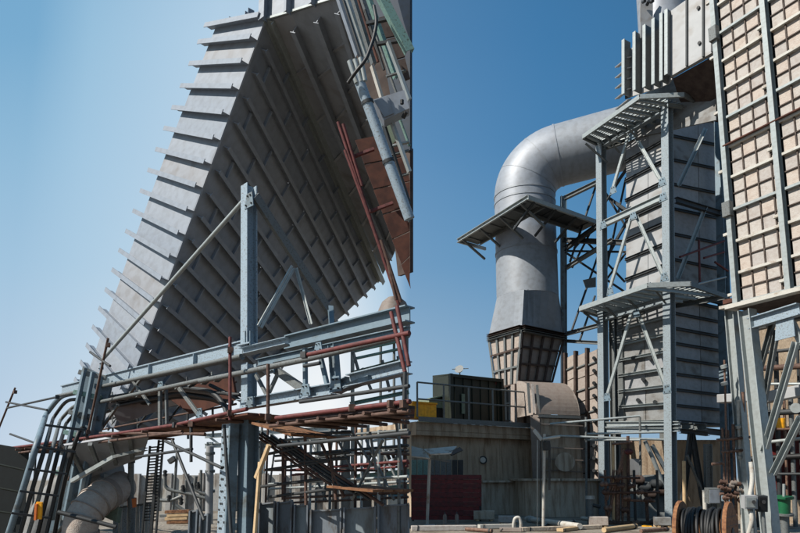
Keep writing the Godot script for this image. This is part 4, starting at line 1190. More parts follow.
func build_tower() -> void:
	PU = upright(669, 27.0, UV)
	PV = upright(669, 27.0, VV)
	var u := flat(UV)
	var v := flat(VV)
	var t := thing("braced_tower", "tall blue-grey braced steel tower carrying two casings and platforms", "steel tower", foot(hit(PU, 669, 480)))
	beam(t, "column", hit(PU, 667, 100), foot(hit(PU, 669, 480)), 0.36, 0.36, "tower_steel", "i", v)
	beam(t, "column", hit(PU, 601, 143), foot(hit(PU, 603, 480)), 0.36, 0.34, "tower_steel", "i", v)
	beam(t, "column", hit(PV, 720, 112), foot(hit(PV, 726, 480)), 0.4, 0.4, "blue_worn", "i", v)
	beam(t, "column", hit(PU, 601, 143) + v * 4.5, foot(hit(PU, 603, 480)) + v * 4.5, 0.4, 0.4, "grey_steel", "i", v)
	beams_on(t, "strut", PU, [[603, 224.5, 665, 196]], 0.3, 0.2, "galv", "i")
	beams_on(t, "strut", PU, [[604, 144, 664, 110], [604, 318, 668, 299], [604, 430, 680, 428]], 0.3, 0.24, "tower_steel", "i")
	beams_on(t, "brace", moved(PU, 0.1), [[634, 134, 662, 183], [629, 134, 612, 192], [636, 215, 664, 278], [631, 218, 609, 292], [638, 312, 667, 391], [632, 312, 606, 400]], 0.13, 0.1, "galv", "angle")
	beams_on(t, "brace", moved(PU, -4.0), [[628, 220, 604, 262], [640, 150, 612, 190], [606, 196, 632, 214]], 0.15, 0.12, "dark_steel")
	beams_on(t, "brace", PV, [[678, 278, 706, 206], [679, 185, 706, 128]], 0.16, 0.12, "galv", "angle")
	beams_on(t, "strut", PV, [[676, 290, 726, 303], [676, 200, 722, 214], [678, 428, 724, 433]], 0.26, 0.2, "dark_steel", "i")
	# red guard rail on the shaded side
	tubes_on(t, "guard_rail", moved(PV, 0.2), [[680, 257, 724, 241], [704, 258, 724, 252], [699, 240, 700, 286], [715, 262, 728, 271]], 0.05, "red_tube")
	for p in [[0, 0]]:
		tube(t, "guard_rail", hit(moved(PV, 0.3), 698, 284), hit(moved(PV, 0.3), 726, 277), 0.045, "galv")
	# platforms
	var h_top := hit(PU, 668, 106).y
	grate(t, h_top, [level(583, 137, h_top), level(640, 97, h_top), level(684, 95, h_top), level(716, 112, h_top), level(606, 148, h_top)], 9, "galv")
	var h_mid := hit(PU, 668, 293).y
	grate(t, h_mid, [level(580, 309, h_mid), level(648, 285.5, h_mid), level(690, 284, h_mid), level(727, 297, h_mid), level(606, 318, h_mid)], 9, "galv")
	for q in [[586, 143, 600, 160], [606, 135, 612, 150], [624, 122, 632, 138]]:
		beam(t, "knee_brace", hit(moved(PU, 1.0), q[0], q[1]), hit(PU, q[2] + 8, q[3] + 2), 0.12, 0.1, "grey_steel", "angle")
	for q in [[584, 312, 603, 326], [604, 304, 618, 318], [626, 296, 640, 310], [655, 288, 668, 305]]:
		beam(t, "knee_brace", hit(moved(PU, 0.8), q[0], q[1]), hit(PU, q[2], q[3]), 0.12, 0.1, "grey_steel", "angle")
	var h_low := hit(PU, 669, 424).y
	for q in [[0.0, 0.3], [0.9, 0.26], [1.8, 0.26]]:
		beam(t, "floor_beam", hit(PU, 604, 425) + v * q[0], hit(PU, 680, 425) + v * q[0] , q[1], 0.2, "galv" if q[0] == 0 else "grey_steel", "i")
	for q in [[632, 136], [633, 216], [636, 313], [662, 182], [613, 190], [664, 277], [610, 291], [603, 225], [663, 197], [607, 397], [667, 389]]:
		gusset(t, moved(PU, 0.2), q[0], q[1], 0.42, 0.36, "blue_worn")
	# casings
	var up := thing("upper_casing", "grey ribbed upper casing standing inside the braced tower", "casing", foot(hit(PU, 660, 480)))
	var cu := moved(PU, -0.75)
	var cv := moved(PV, -0.7)
	casing_face(up, cu, [[626, 143], [672, 116], [672, 284], [626, 300]], 8, ["casing_a", "white_panel", "white_panel"], "dark_steel", 0.12)
	casing_face(up, cv, [[668, 112], [726, 124], [727, 297], [671, 285]], 7, ["casing_a", "casing_b"], "dark_steel", 0.1)
	slab(up, "soffit", [hit(cu, 627, 298), hit(cu, 671, 284), hit(cv, 726, 296), hit(cu, 627, 298) + v * 4.6], 0.06, "casing_b")
	var lo := thing("lower_casing", "grey ribbed lower casing with bright ledges inside the braced tower", "casing", foot(hit(PU, 655, 470)))
	casing_face(lo, cu, [[619, 315], [672, 299], [673, 421], [621, 423]], 7, ["casing_a", "casing_b"], "galv", 0.2)
	casing_face(lo, cv, [[670, 298], [727, 310], [730, 426], [672, 421]], 8, ["casing_a", "casing_b"], "dark_steel", 0.12)
	beam(lo, "corner_post", hit(moved(cu, 0.06), 620, 315), hit(moved(cu, 0.06), 622, 424), 0.3, 0.14, "grey_steel", "box", u)
	for q in [[612.5, 319, 614, 0.34], [617, 318, 618, 0.16]]:
		beam(lo, "side_post", hit(moved(cu, -0.1), q[0], q[1]), foot(hit(moved(cu, -0.1), q[2], 480)), q[3], 0.16, "grey_steel", "c", u)
	for q in [[633, 358], [643, 379], [650, 358], [638, 400], [655, 402]]:
		tube(lo, "lug", hit(moved(cu, 0.02), q[0], q[1]), hit(moved(cu, 0.25), q[0], q[1]), 0.09, "dark_steel", 10)
	slab(lo, "bottom_plate", [hit(cu, 621, 424), hit(cu, 673, 422), hit(cv, 730, 427), hit(cu, 621, 424) + v * 4.6], 0.06, "dark_steel")

# ================================================================ ribbed hopper above the tower
func build_top_hopper() -> void:
	var u := flat(UV)
	var v := flat(VV)
	var pl := upright(660, 26.6, UV)
	var n := pl.normal if pl.normal.dot(EYE - hit(pl, 660, 50)) > 0 else -pl.normal
	var t := thing("finned_hopper", "pale finned hopper with smooth white end panels above the tower", "hopper", foot(hit(pl, 660, 90)))
	var xs := [630.0, 641.0, 651.0, 660.0, 668.0, 673.0]
	for i in xs.size():
		var yt: float = 43.0 - (xs[i] - 630.0) * 0.69
		var yb: float = 97.0 - (xs[i] - 630.0) * 0.32 if xs[i] < 665 else 84.0 - (xs[i] - 668.0) * 1.2
		if i < xs.size() - 1:
			var yt1: float = 43.0 - (xs[i + 1] - 630.0) * 0.69
			var yb1: float = 97.0 - (xs[i + 1] - 630.0) * 0.32 if xs[i + 1] < 665 else 84.0 - (xs[i + 1] - 668.0) * 1.2
			slab(t, "panel", [hit(pl, xs[i] + 0.2, yt + 6), hit(pl, xs[i + 1] - 0.2, yt1 + 6), hit(pl, xs[i + 1] - 0.2, yb1), hit(pl, xs[i] + 0.2, yb)], 0.06, "white_panel")
		beam(t, "fin", hit(pl, xs[i], yt) + n * 0.22, hit(pl, xs[i], yb) + n * 0.22, 0.42, 0.09, "grey_steel", "box", n)
		beam(t, "fin_edge", hit(pl, xs[i], yt) + n * 0.45, hit(pl, xs[i], yb) + n * 0.45, 0.05, 0.16, "galv", "box", n)
	# smooth end panels, bolted
	var yl := [[673.0, 13.0, 78.0], [690.5, 1.0, 68.0], [707.0, -10.0, 59.0], [716.0, -17.0, 54.0]]
	for i in 3:
		slab(t, "end_panel", [hit(pl, yl[i][0] + 0.3, yl[i][1]) + n * 0.2, hit(pl, yl[i + 1][0] - 0.3, yl[i + 1][1]) + n * 0.2, hit(pl, yl[i + 1][0] - 0.3, yl[i + 1][2]) + n * 0.2, hit(pl, yl[i][0] + 0.3, yl[i][2]) + n * 0.2], 0.2, "white_panel")
		beam(t, "joint_strip", hit(pl, yl[i + 1][0], yl[i + 1][1]) + n * 0.24, hit(pl, yl[i + 1][0], yl[i + 1][2]) + n * 0.24, 0.08, 0.08, "dark_steel", "box", n)
	for q in [[702, 10], [703, 45], [668, 49]]:
		tube(t, "bolt", hit(pl, q[0], q[1]) + n * 0.21, hit(pl, q[0], q[1]) + n * 0.27, 0.07, "black", 10)
	var nk := moved(PU, -0.6)
	slab(t, "neck_plate", [hit(nk, 634, 99), hit(nk, 716, 58), hit(nk, 716, 120), hit(nk, 634, 138)], 0.08, "casing_b")
	# rusty sloping floor of the hopper
	slab(t, "floor_plate", [hit(pl, 673, 79), hit(pl, 716, 55), hit(pl, 716, 55) + v * 3.0 - Vector3(0, 2.4, 0), hit(pl, 655, 93) + v * 2.0 - Vector3(0, 0.4, 0)], 0.06, "casing_rust")
	# louvres at the far end
	for k in 5:
		var y := 59.0 + k * 10.5
		slab(t, "louvre", [hit(pl, 619, y + 8.5), hit(pl, 632, y - 2), hit(pl, 632, y + 1) + n * 0.3, hit(pl, 619.5, y + 11) + n * 0.3], 0.04, "white_panel")
	slab(t, "end_wall", [hit(pl, 625, 54), hit(pl, 630, 50), hit(pl, 630, 97), hit(pl, 625, 99)], 0.06, "dark_steel")
	var sk := thing("vent_stack", "grey cylindrical vent stack rising behind the finned hopper", "stack", foot(at(664, 480, 30)))
	var b := at(664, 40, 30)
	sweep(sk, "shell", [b, b + Vector3(0, 4.5, 0)], 1.08, "alu", 48)
	slab(sk, "ladder_plate", [at(640.5, -6, 29), at(653, -6, 29), at(653, 33, 29), at(640.5, 38, 29)], 0.08, "white_panel")
	for k in 3: tube(sk, "bracket", at(643 + k * 4, 2 + (k % 2) * 3, 28.9), at(645 + k * 4, 1, 28.7), 0.07, "dark_steel")

# ================================================================ tall panelled casing on trestle legs
func build_panel_casing() -> void:
	var vp := 50.0
	var pw := upright(772, 18.0, vp)
	var w := flat(vp)
	var t := thing("panel_casing", "tall cream panelled casing with steel bar grid on trestle legs", "casing", foot(hit(pw, 770, 480)))
	var pb := moved(pw, -0.22)
	var n := pw.normal if pw.normal.dot(EYE - hit(pw, 770, 200)) > 0 else -pw.normal
	var f0 := hit(pw, 737, 303)               # lower far corner
	var lx := hit(pw, 737, 303)
	var c1 := hit(pw, 789.5, 287)
	var w1 := lx.distance_to(Vector3(c1.x, lx.y, c1.z))
	var right := -w
	var top := 15.6
	var rows := []
	for y in [303.0, 273.5, 242.0, 210.5, 178.5, 148.0, 119.0, 91.0, 63.0, 35.0, 7.0, -21.0]:
		rows.append(hit(pw, 738.0 - (303.0 - y) * 0.077, y).y)
	var base := Vector3(lx.x, 0, lx.z)
	var stiles := [0.0, w1, w1 * 2.02]
	var cream := ["cream_a", "cream_b", "cream_a", "cream_c"]
	for b in 2:
		var x0: float = stiles[b] + 0.14
		var x1: float = stiles[b + 1] - 0.04
		var cols := [0.0, 0.27, 0.57, 0.87, 1.0]
		for j in rows.size() - 1:
			for half in 2:
				var ya: float = lerpf(rows[j], rows[j + 1], half * 0.5)
				var yb: float = lerpf(rows[j], rows[j + 1], half * 0.5 + 0.5)
				for i in 4:
					var xa: float = lerpf(x0, x1, cols[i]) + 0.012
					var xb: float = lerpf(x0, x1, cols[i + 1]) - 0.012
					var o := base - n * (0.075 + rng.randf() * 0.015)
					slab(t, "cladding_panel", [o + right * xa + Vector3(0, ya + 0.012, 0), o + right * xb + Vector3(0, ya + 0.012, 0), o + right * xb + Vector3(0, yb - 0.012, 0), o + right * xa + Vector3(0, yb - 0.012, 0)], 0.05, cream[rng.randi() % 4])
				if half == 0:
					var m := base + Vector3(0, yb, 0) - n * 0.06
					beam(t, "minor_bar", m + right * x0, m + right * x1, 0.05, 0.035, "bar_brown", "box", n)
			var r: Vector3 = base + Vector3(0, rows[j], 0) - n * 0.03
			beam(t, "rail", r + right * x0, r + right * x1, 0.085, 0.13, "white_paint" if j % 3 else "galv", "box")
		for i in [1, 2, 3]:
			var xa: float = lerpf(x0, x1, cols[i])
			var m := base + right * xa - n * 0.055
			beam(t, "minor_stile", m + Vector3(0, rows[0], 0), m + Vector3(0, rows[-1], 0), 0.05, 0.04, "bar_brown", "box", n)
	slab(t, "backing_plate", [base + Vector3(0, rows[0], 0) - n * 0.26, base + right * stiles[2] + Vector3(0, rows[0], 0) - n * 0.26, base + right * stiles[2] + Vector3(0, rows[-1], 0) - n * 0.26, base + Vector3(0, rows[-1], 0) - n * 0.26], 0.06, "dark_steel")
	for s: float in stiles:
		var m := base + right * s
		beam(t, "stile", m + Vector3(0, rows[0] - 0.15, 0), m + Vector3(0, rows[-1], 0), 0.2, 0.15, "galv", "i", n)
		for j in range(0, rows.size(), 2):
			beam(t, "lug", m - right * 0.25 + Vector3(0, rows[j] + 0.3, 0), m + Vector3(0, rows[j] + 0.3, 0), 0.09, 0.09, "white_paint")
	for j in [9, 3]:
		beam(t, "splice", base + Vector3(0, rows[j] - 0.2, 0) + n * 0.1, base + Vector3(0, rows[j] + 0.25, 0) + n * 0.1, 0.2, 0.26, "grey_steel", "box", n)
	# thin returning edge of the casing and a rusty streaked conduit
	slab(t, "edge_plate", [base + Vector3(0, rows[0], 0) - n * 0.1, base + Vector3(0, rows[-1], 0) - n * 0.1, base + Vector3(0, rows[-1], 0) - n * 2.6, base + Vector3(0, rows[0], 0) - n * 2.6], 0.05, "dark_steel")
	var ry: float = rows[5] + 0.05
	tube(t, "rusty_conduit", base + Vector3(0, ry, 0) + n * 0.08, base + right * stiles[2] + Vector3(0, ry, 0) + n * 0.08, 0.035, "rust_plate")
	# floor ledge
	beam(t, "ledge", base - right * 0.2 + Vector3(0, rows[0] - 0.12, 0) + n * 0.05, base + right * stiles[2] + Vector3(0, rows[0] - 0.12, 0) + n * 0.05, 0.12, 0.5, "white_paint", "c")
	slab(t, "soffit", [base + Vector3(0, rows[0] - 0.19, 0), base + right * stiles[2] + Vector3(0, rows[0] - 0.19, 0), base + right * stiles[2] + Vector3(0, rows[0] - 0.19, 0) - n * 3.0, base + Vector3(0, rows[0] - 0.19, 0) - n * 3.0], 0.05, "casing_rust")
	beams_on(t, "girder", pw, [[750, 324, 800, 309]], 0.34, 0.25, "blue_steel", "i")
	beams_on(t, "girder", moved(pw, -1.5), [[738, 330, 812, 312]], 0.3, 0.25, "grey_steel", "i")
	# legs
	beam(t, "leg", hit(pw, 747, 310), foot(hit(pw, 770, 520)), 0.36, 0.36, "galv", "i", w)
	beam(t, "leg", hit(moved(pw, -1.0), 731, 309), foot(hit(moved(pw, -1.0), 746, 480)), 0.3, 0.26, "galv", "i", w)
	beam(t, "cap_plate", hit(moved(pw, -0.9), 724, 309), hit(moved(pw, -0.9), 745, 304), 0.1, 0.5, "white_paint")
	beam(t, "bearing", hit(moved(pw, -0.8), 726, 303), hit(moved(pw, -0.8), 738, 300), 0.14, 0.3, "rust_plate")
	beams_on(t, "trestle_brace", moved(pw, 0.02), [[796, 342, 764, 452], [801, 417, 773, 474]], 0.16, 0.14, "galv", "c")
	beams_on(t, "trestle_brace", moved(pw, -0.25), [[777, 330, 764, 402], [773, 322, 759, 372]], 0.14, 0.12, "grey_steel", "c")
	beams_on(t, "trestle_brace", moved(pw, -0.2), [[792, 322, 806, 352]], 0.16, 0.14, "galv", "c")
	slab(t, "gusset", [hit(moved(pw, 0.04), 776, 321), hit(moved(pw, 0.04), 793, 316), hit(moved(pw, 0.04), 795, 336), hit(moved(pw, 0.04), 775, 341)], 0.04, "blue_steel")
	# things standing under it
	var un := thing("under_casing_pipework", "tangle of dark pipes and ledges under the trestle legs", "pipework", foot(at(785, 500, 22)))
	for k in 9:
		var y := 350.0 + k * 15.0
		tube(un, "pipe", at(752, y + 4, 23), at(806, y - 2 + (k % 3) * 3, 21.5), [0.06, 0.1, 0.05][k % 3], ["dark_steel", "rust_tube", "galv", "black"][k % 4])
	for k in 7:
		tube(un, "riser", at(754 + k * 7.3, 350 + (k % 3) * 22, 22.6), foot(at(756 + k * 7.5, 500, 22.6)), [0.05, 0.08][k % 2], ["dark_steel", "copper", "grey_steel"][k % 3])
	beam(un, "ledge", at(760, 399, 21.4), at(806, 390, 20.2), 0.36, 0.3, "white_panel")
	beam(un, "ledge", at(720, 399, 23), at(756, 397, 22), 0.3, 0.4, "white_panel")
	slab(un, "rear_wall", [at(738, 330, 25), at(812, 312, 24), at(812, 530, 24), at(738, 520, 25)], 0.1, "concrete")
	slab(un, "machine_plate", [at(772, 430, 23), at(806, 424, 22.6), at(806, 500, 22.6), at(772, 500, 23)], 0.4, "maroon_b")
	tube(un, "gauge", at(796, 408, 20.6), at(796, 408, 20.4), 0.16, "galv", 20)
	tube(un, "lamp_cup", at(781, 418, 20.8), at(781, 428, 20.8), 0.13, "yellow", 14)
	var gv := thing("green_valve", "bright green valve body under the trestle legs", "valve", foot(at(784, 510, 19)))
	tube(gv, "body", at(784, 497, 19), at(784, 514, 19), 0.17, "valve_green", 20)
	tube(gv, "flange", at(784, 496.3, 19), at(784, 498.2, 19), 0.26, "valve_green", 20)
	tube(gv, "flange", at(784, 513, 19), at(784, 515, 19), 0.26, "grey_steel", 20)
	tube(gv, "stem", at(784, 484, 19), at(784, 497, 19), 0.04, "galv")
	tube(gv, "riser", at(784, 515, 19), foot(at(784, 520, 19)), 0.12, "grey_steel")

# ================================================================ concrete deck, container, fence
func build_concrete() -> void:
	var pc := upright(530, 32.5, VV)
	var n := pc.normal if pc.normal.dot(EYE - hit(pc, 470, 450)) > 0 else -pc.normal
	var t := thing("concrete_deck", "stained concrete wall with slab deck carrying the green container", "concrete deck", foot(hit(pc, 411.5, 500)))
	var xs := [411.2, 441.0, 470.0, 500.0, 536.0]
	var yb := hit(pc, 411.2, 432).y
	for i in 4:
		var a := hit(pc, xs[i] + 0.15, 470)
		var b := hit(pc, xs[i + 1] - 0.15, 470)
		a.y = yb
		b.y = yb
		slab(t, "wall_panel", [a, b, foot(b), foot(a)], 0.4, "concrete")
	var s0 := hit(pc, 411.2, 421)
	var s1 := hit(pc, 531, 421)
	s1.y = s0.y
	beam(t, "slab_edge", s0 - n * 2.4 + Vector3(0, -0.25, 0), s1 - n * 2.4 + Vector3(0, -0.25, 0), 0.4, 5.6, "concrete")
	beam(t, "slab_edge", s0 + n * 0.55 + Vector3(0, 0.05, 0), s1 + n * 0.55 + Vector3(0, 0.05, 0), 0.22, 0.12, "grey_steel", "c")
	beam(t, "corbel", s0 + n * 0.2 + Vector3(0, -0.55, 0), s1 + n * 0.2 + Vector3(0, -0.55, 0), 0.2, 0.4, "concrete")
	# low kerb wall in front
	var k := thing("kerb_wall", "low pale concrete wall below the chute", "concrete wall", foot(at(540, 515, 30.5)))
	var kp := [481.0, 497.0, 513.0, 518.0, 525.0, 535.0, 547.0, 560.0, 573.0, 585.0, 595.0, 602.0]
	var kd := [30.4, 30.6, 30.8, 30.0, 29.3, 28.8, 28.5, 28.4, 28.6, 29.0, 29.7, 30.6]
	for i in kp.size() - 1:
		var a := at(kp[i], 483, kd[i])
		var b := at(kp[i + 1], 483, kd[i + 1])
		a.y = 1.48 if i < 2 else 1.56
		b.y = a.y
		slab(k, "wall_panel", [a, b, foot(b), foot(a)], 0.35, "concrete_light")
		var o := Vector3(0, 0.05, 0.03)
		beam(k, "coping", a + o, b + o, 0.1, 0.45, "concrete_light")
	# railing
	var top := s0.y + 0.15
	var rl := thing("deck_railing", "thin steel railing along the concrete deck edge", "railing", s0)
	var e0 := s0 + n * 0.5
	var e1 := s1 + n * 0.5
	var ln := e0.distance_to(e1)
	for j in 6:
		var p := e0.lerp(e1, j / 5.0)
		p.y = top
		tube(rl, "post", p, p + Vector3(0, 1.55, 0), 0.045, "grey_steel")
	for h in [0.8, 1.55]:
		tube(rl, "rail", Vector3(e0.x, top + h, e0.z), Vector3(e1.x, top + h, e1.z), 0.04, "grey_steel")
	# container
	var gc := thing("green_container", "dark green site container on the concrete deck", "container", Vector3(e0.x, top, e0.z) + (e1 - e0) * 0.4)
	var c0 := hit(moved(pc, -1.4), 450, 400)
	var c1 := hit(moved(pc, -1.4), 501, 400)
	c0.y = top
	c1.y = top
	var hgt := hit(moved(pc, -1.4), 470, 376).y - top
	for j in 12:
		var a := c0.lerp(c1, j / 12.0)
		var b := c0.lerp(c1, (j + 1) / 12.0)
		var o := n * (0.05 if j % 2 else 0.0)
		slab(gc, "front_sheet", [a + o, b + o, b + o + Vector3(0, hgt, 0), a + o + Vector3(0, hgt, 0)], 0.12, "green_paint")
	var side := c0 - n * 1.5
	slab(gc, "end_wall", [c0, side, side + Vector3(0, hgt, 0), c0 + Vector3(0, hgt, 0)], 0.05, "green_paint")
	var roof := [c0 + n * 0.1 + Vector3(0, hgt, 0), c1 + n * 0.1 + Vector3(0, hgt, 0), c1 - n * 1.5 + Vector3(0, hgt + 0.12, 0), side + Vector3(0, hgt + 0.12, 0)]
	slab(gc, "roof", roof, -0.1, "green_paint")
	beam(gc, "top_rail", c0 + n * 0.12 + Vector3(0, hgt - 0.1, 0), c1 + n * 0.12 + Vector3(0, hgt - 0.1, 0), 0.16, 0.1, "green_paint")
	for f in [0.0, 1.0]:
		var p := c0.lerp(c1, f) + n * 0.1
		beam(gc, "corner_post", p, p + Vector3(0, hgt, 0), 0.16, 0.16, "green_paint", "box", n)
	var wn := c0.lerp(c1, 0.2) + n * 0.1
	slab(gc, "door_window", [wn + Vector3(0, 0.5, 0), wn + (c1 - c0) * 0.06 + Vector3(0, 0.5, 0), wn + (c1 - c0) * 0.06 + Vector3(0, 1.5, 0), wn + Vector3(0, 1.5, 0)], 0.05, "green_light")
	tube(gc, "warning_lamp", c1 + n * 0.14 + Vector3(-0.35, hgt - 0.25, 0), c1 + n * 0.2 + Vector3(-0.35, hgt - 0.25, 0), 0.08, "red_tube")
	var an := thing("roof_antenna", "small dish antenna on the green container roof", "antenna", c0.lerp(c1, 0.33) + Vector3(0, hgt, 0))
	var ab := c0.lerp(c1, 0.33) + Vector3(0, hgt, 0) - n * 0.6
	tube(an, "mast", ab, ab + Vector3(0, 0.4, 0), 0.03, "grey_steel")
	sweep(an, "dish", [ab + Vector3(-0.05, 0.42, 0.1), ab + Vector3(0, 0.36, 0), ab + Vector3(0.03, 0.32, -0.06)], [0.24, 0.16, 0.03], "grey_steel", 20)
	tube(an, "arm", ab + Vector3(-0.4, 0.42, 0), ab + Vector3(0.45, 0.46, 0), 0.02, "grey_steel")
	# yellow skip and small grey cabin beside the container
	var ys := thing("yellow_bin", "bright yellow steel bin on the deck's outer end", "bin", hit(pc, 420, 418))
	var y0 := hit(moved(pc, 0.35), 412, 402)
	var y1 := hit(moved(pc, 0.35), 436.5, 402)
	y1.y = y0.y
	var yh := y0.y - hit(moved(pc, 0.35), 412, 418).y
	for j in 4:
		var a := y0.lerp(y1, j / 4.0)
		var b := y0.lerp(y1, (j + 0.96) / 4.0)
		slab(ys, "front_panel", [a, b, b - Vector3(0, yh, 0), a - Vector3(0, yh, 0)], 0.7, "yellow")
	beam(ys, "rim", y0 + n * 0.03, y1 + n * 0.03, 0.08, 0.1, "yellow")
	var gb := thing("deck_cabin", "small pale cabin between the yellow bin and green container", "cabin", hit(moved(pc, -0.9), 436, 418))
	var g0 := hit(moved(pc, -2.0), 429, 400)
	var g1 := hit(moved(pc, -2.0), 443, 400)
	g0.y = top
	g1.y = top
	slab(gb, "wall", [g0, g1, g1 + Vector3(0, 1.25, 0), g0 + Vector3(0, 1.25, 0)], 1.0, "green_light")
	slab(gb, "window", [g0.lerp(g1, 0.35) + n * 0.02 + Vector3(0, 0.3, 0), g0.lerp(g1, 0.98) + n * 0.02 + Vector3(0, 0.3, 0), g0.lerp(g1, 0.98) + n * 0.02 + Vector3(0, 0.8, 0), g0.lerp(g1, 0.35) + n * 0.02 + Vector3(0, 0.8, 0)], 0.03, "black")
	slab(gb, "roof", [g0 + Vector3(0, 1.25, 0) + n * 0.1, g1 + Vector3(0, 1.45, 0) + n * 0.1, g1 + Vector3(0, 1.45, 0) - n, g0 + Vector3(0, 1.25, 0) - n], 0.06, "green_light")
	# maroon slat fence
	var fe := thing("maroon_fence", "maroon horizontal slat fence in front of the concrete wall", "fence", foot(at(446, 520, 25)))
	for j in 10:
		var y := 477.0 + j * 4.5
		beam(fe, "slat", at(411.2, y, 25 + (j % 2) * 0.03), at(481.5, y, 25.6 + (j % 2) * 0.03), 0.165, 0.03, "maroon_a" if j % 2 else "maroon_b")
	for x in [413.0, 446.0, 480.0]:
		beam(fe, "post", at(x, 475, 25.7), foot(at(x, 500, 25.7)), 0.08, 0.06, "dark_steel", "box", Vector3.RIGHT)
	var fg := thing("grey_sheet_screen", "grey-green sheet screen behind the maroon fence", "screen", foot(at(440, 500, 27.5)))
	for j in 9:
		var x := 411.4 + j * 5.8
		beam(fg, "sheet_rib", at(x + 2.7, 460, 27.6), foot(at(x + 2.7, 500, 27.6)), 0.22, 0.1 + 0.06 * (j % 2), ["teal", "grey_steel", "dark_steel"][(j + 1) / 4], "box", Vector3.RIGHT)
	# little canopy on one post
	var cy := thing("post_canopy", "small tilted white canopy on a single slim post", "canopy", foot(at(428, 520, 23)))
	tube(cy, "post", at(430, 452, 23), foot(at(427, 510, 23)), 0.055, "white_paint")
	slab(cy, "roof_sheet", [at(423, 449, 22.6), at(457, 446, 23.4), at(451, 453, 22.2), at(431, 454, 22)], 0.04, "white_paint")
	slab(cy, "roof_sheet", [at(411.5, 446, 23), at(424, 449, 22.6), at(430, 458, 22), at(411.5, 456, 22.2)], 0.04, "white_paint")
	slab(cy, "roof_sheet", [at(448, 452, 22.3), at(460, 447, 23.2), at(463, 450, 23), at(452, 455, 22.2)], 0.04, "black")
	beam(cy, "arm", at(411.5, 455, 22.5), at(450, 462, 22.8), 0.05, 0.05, "grey_steel")
	var lt := thing("bulkhead_lamp", "small round white bulkhead lamp on the concrete wall", "lamp", hit(moved(pc, 0.1), 483, 460))
	tube(lt, "glass", hit(moved(pc, 0.06), 483, 460), hit(moved(pc, 0.2), 483, 460), 0.13, "white_paint", 16)
	tube(lt, "housing", hit(moved(pc, 0.0), 483, 460), hit(moved(pc, 0.08), 483, 460), 0.2, "dark_steel", 16)

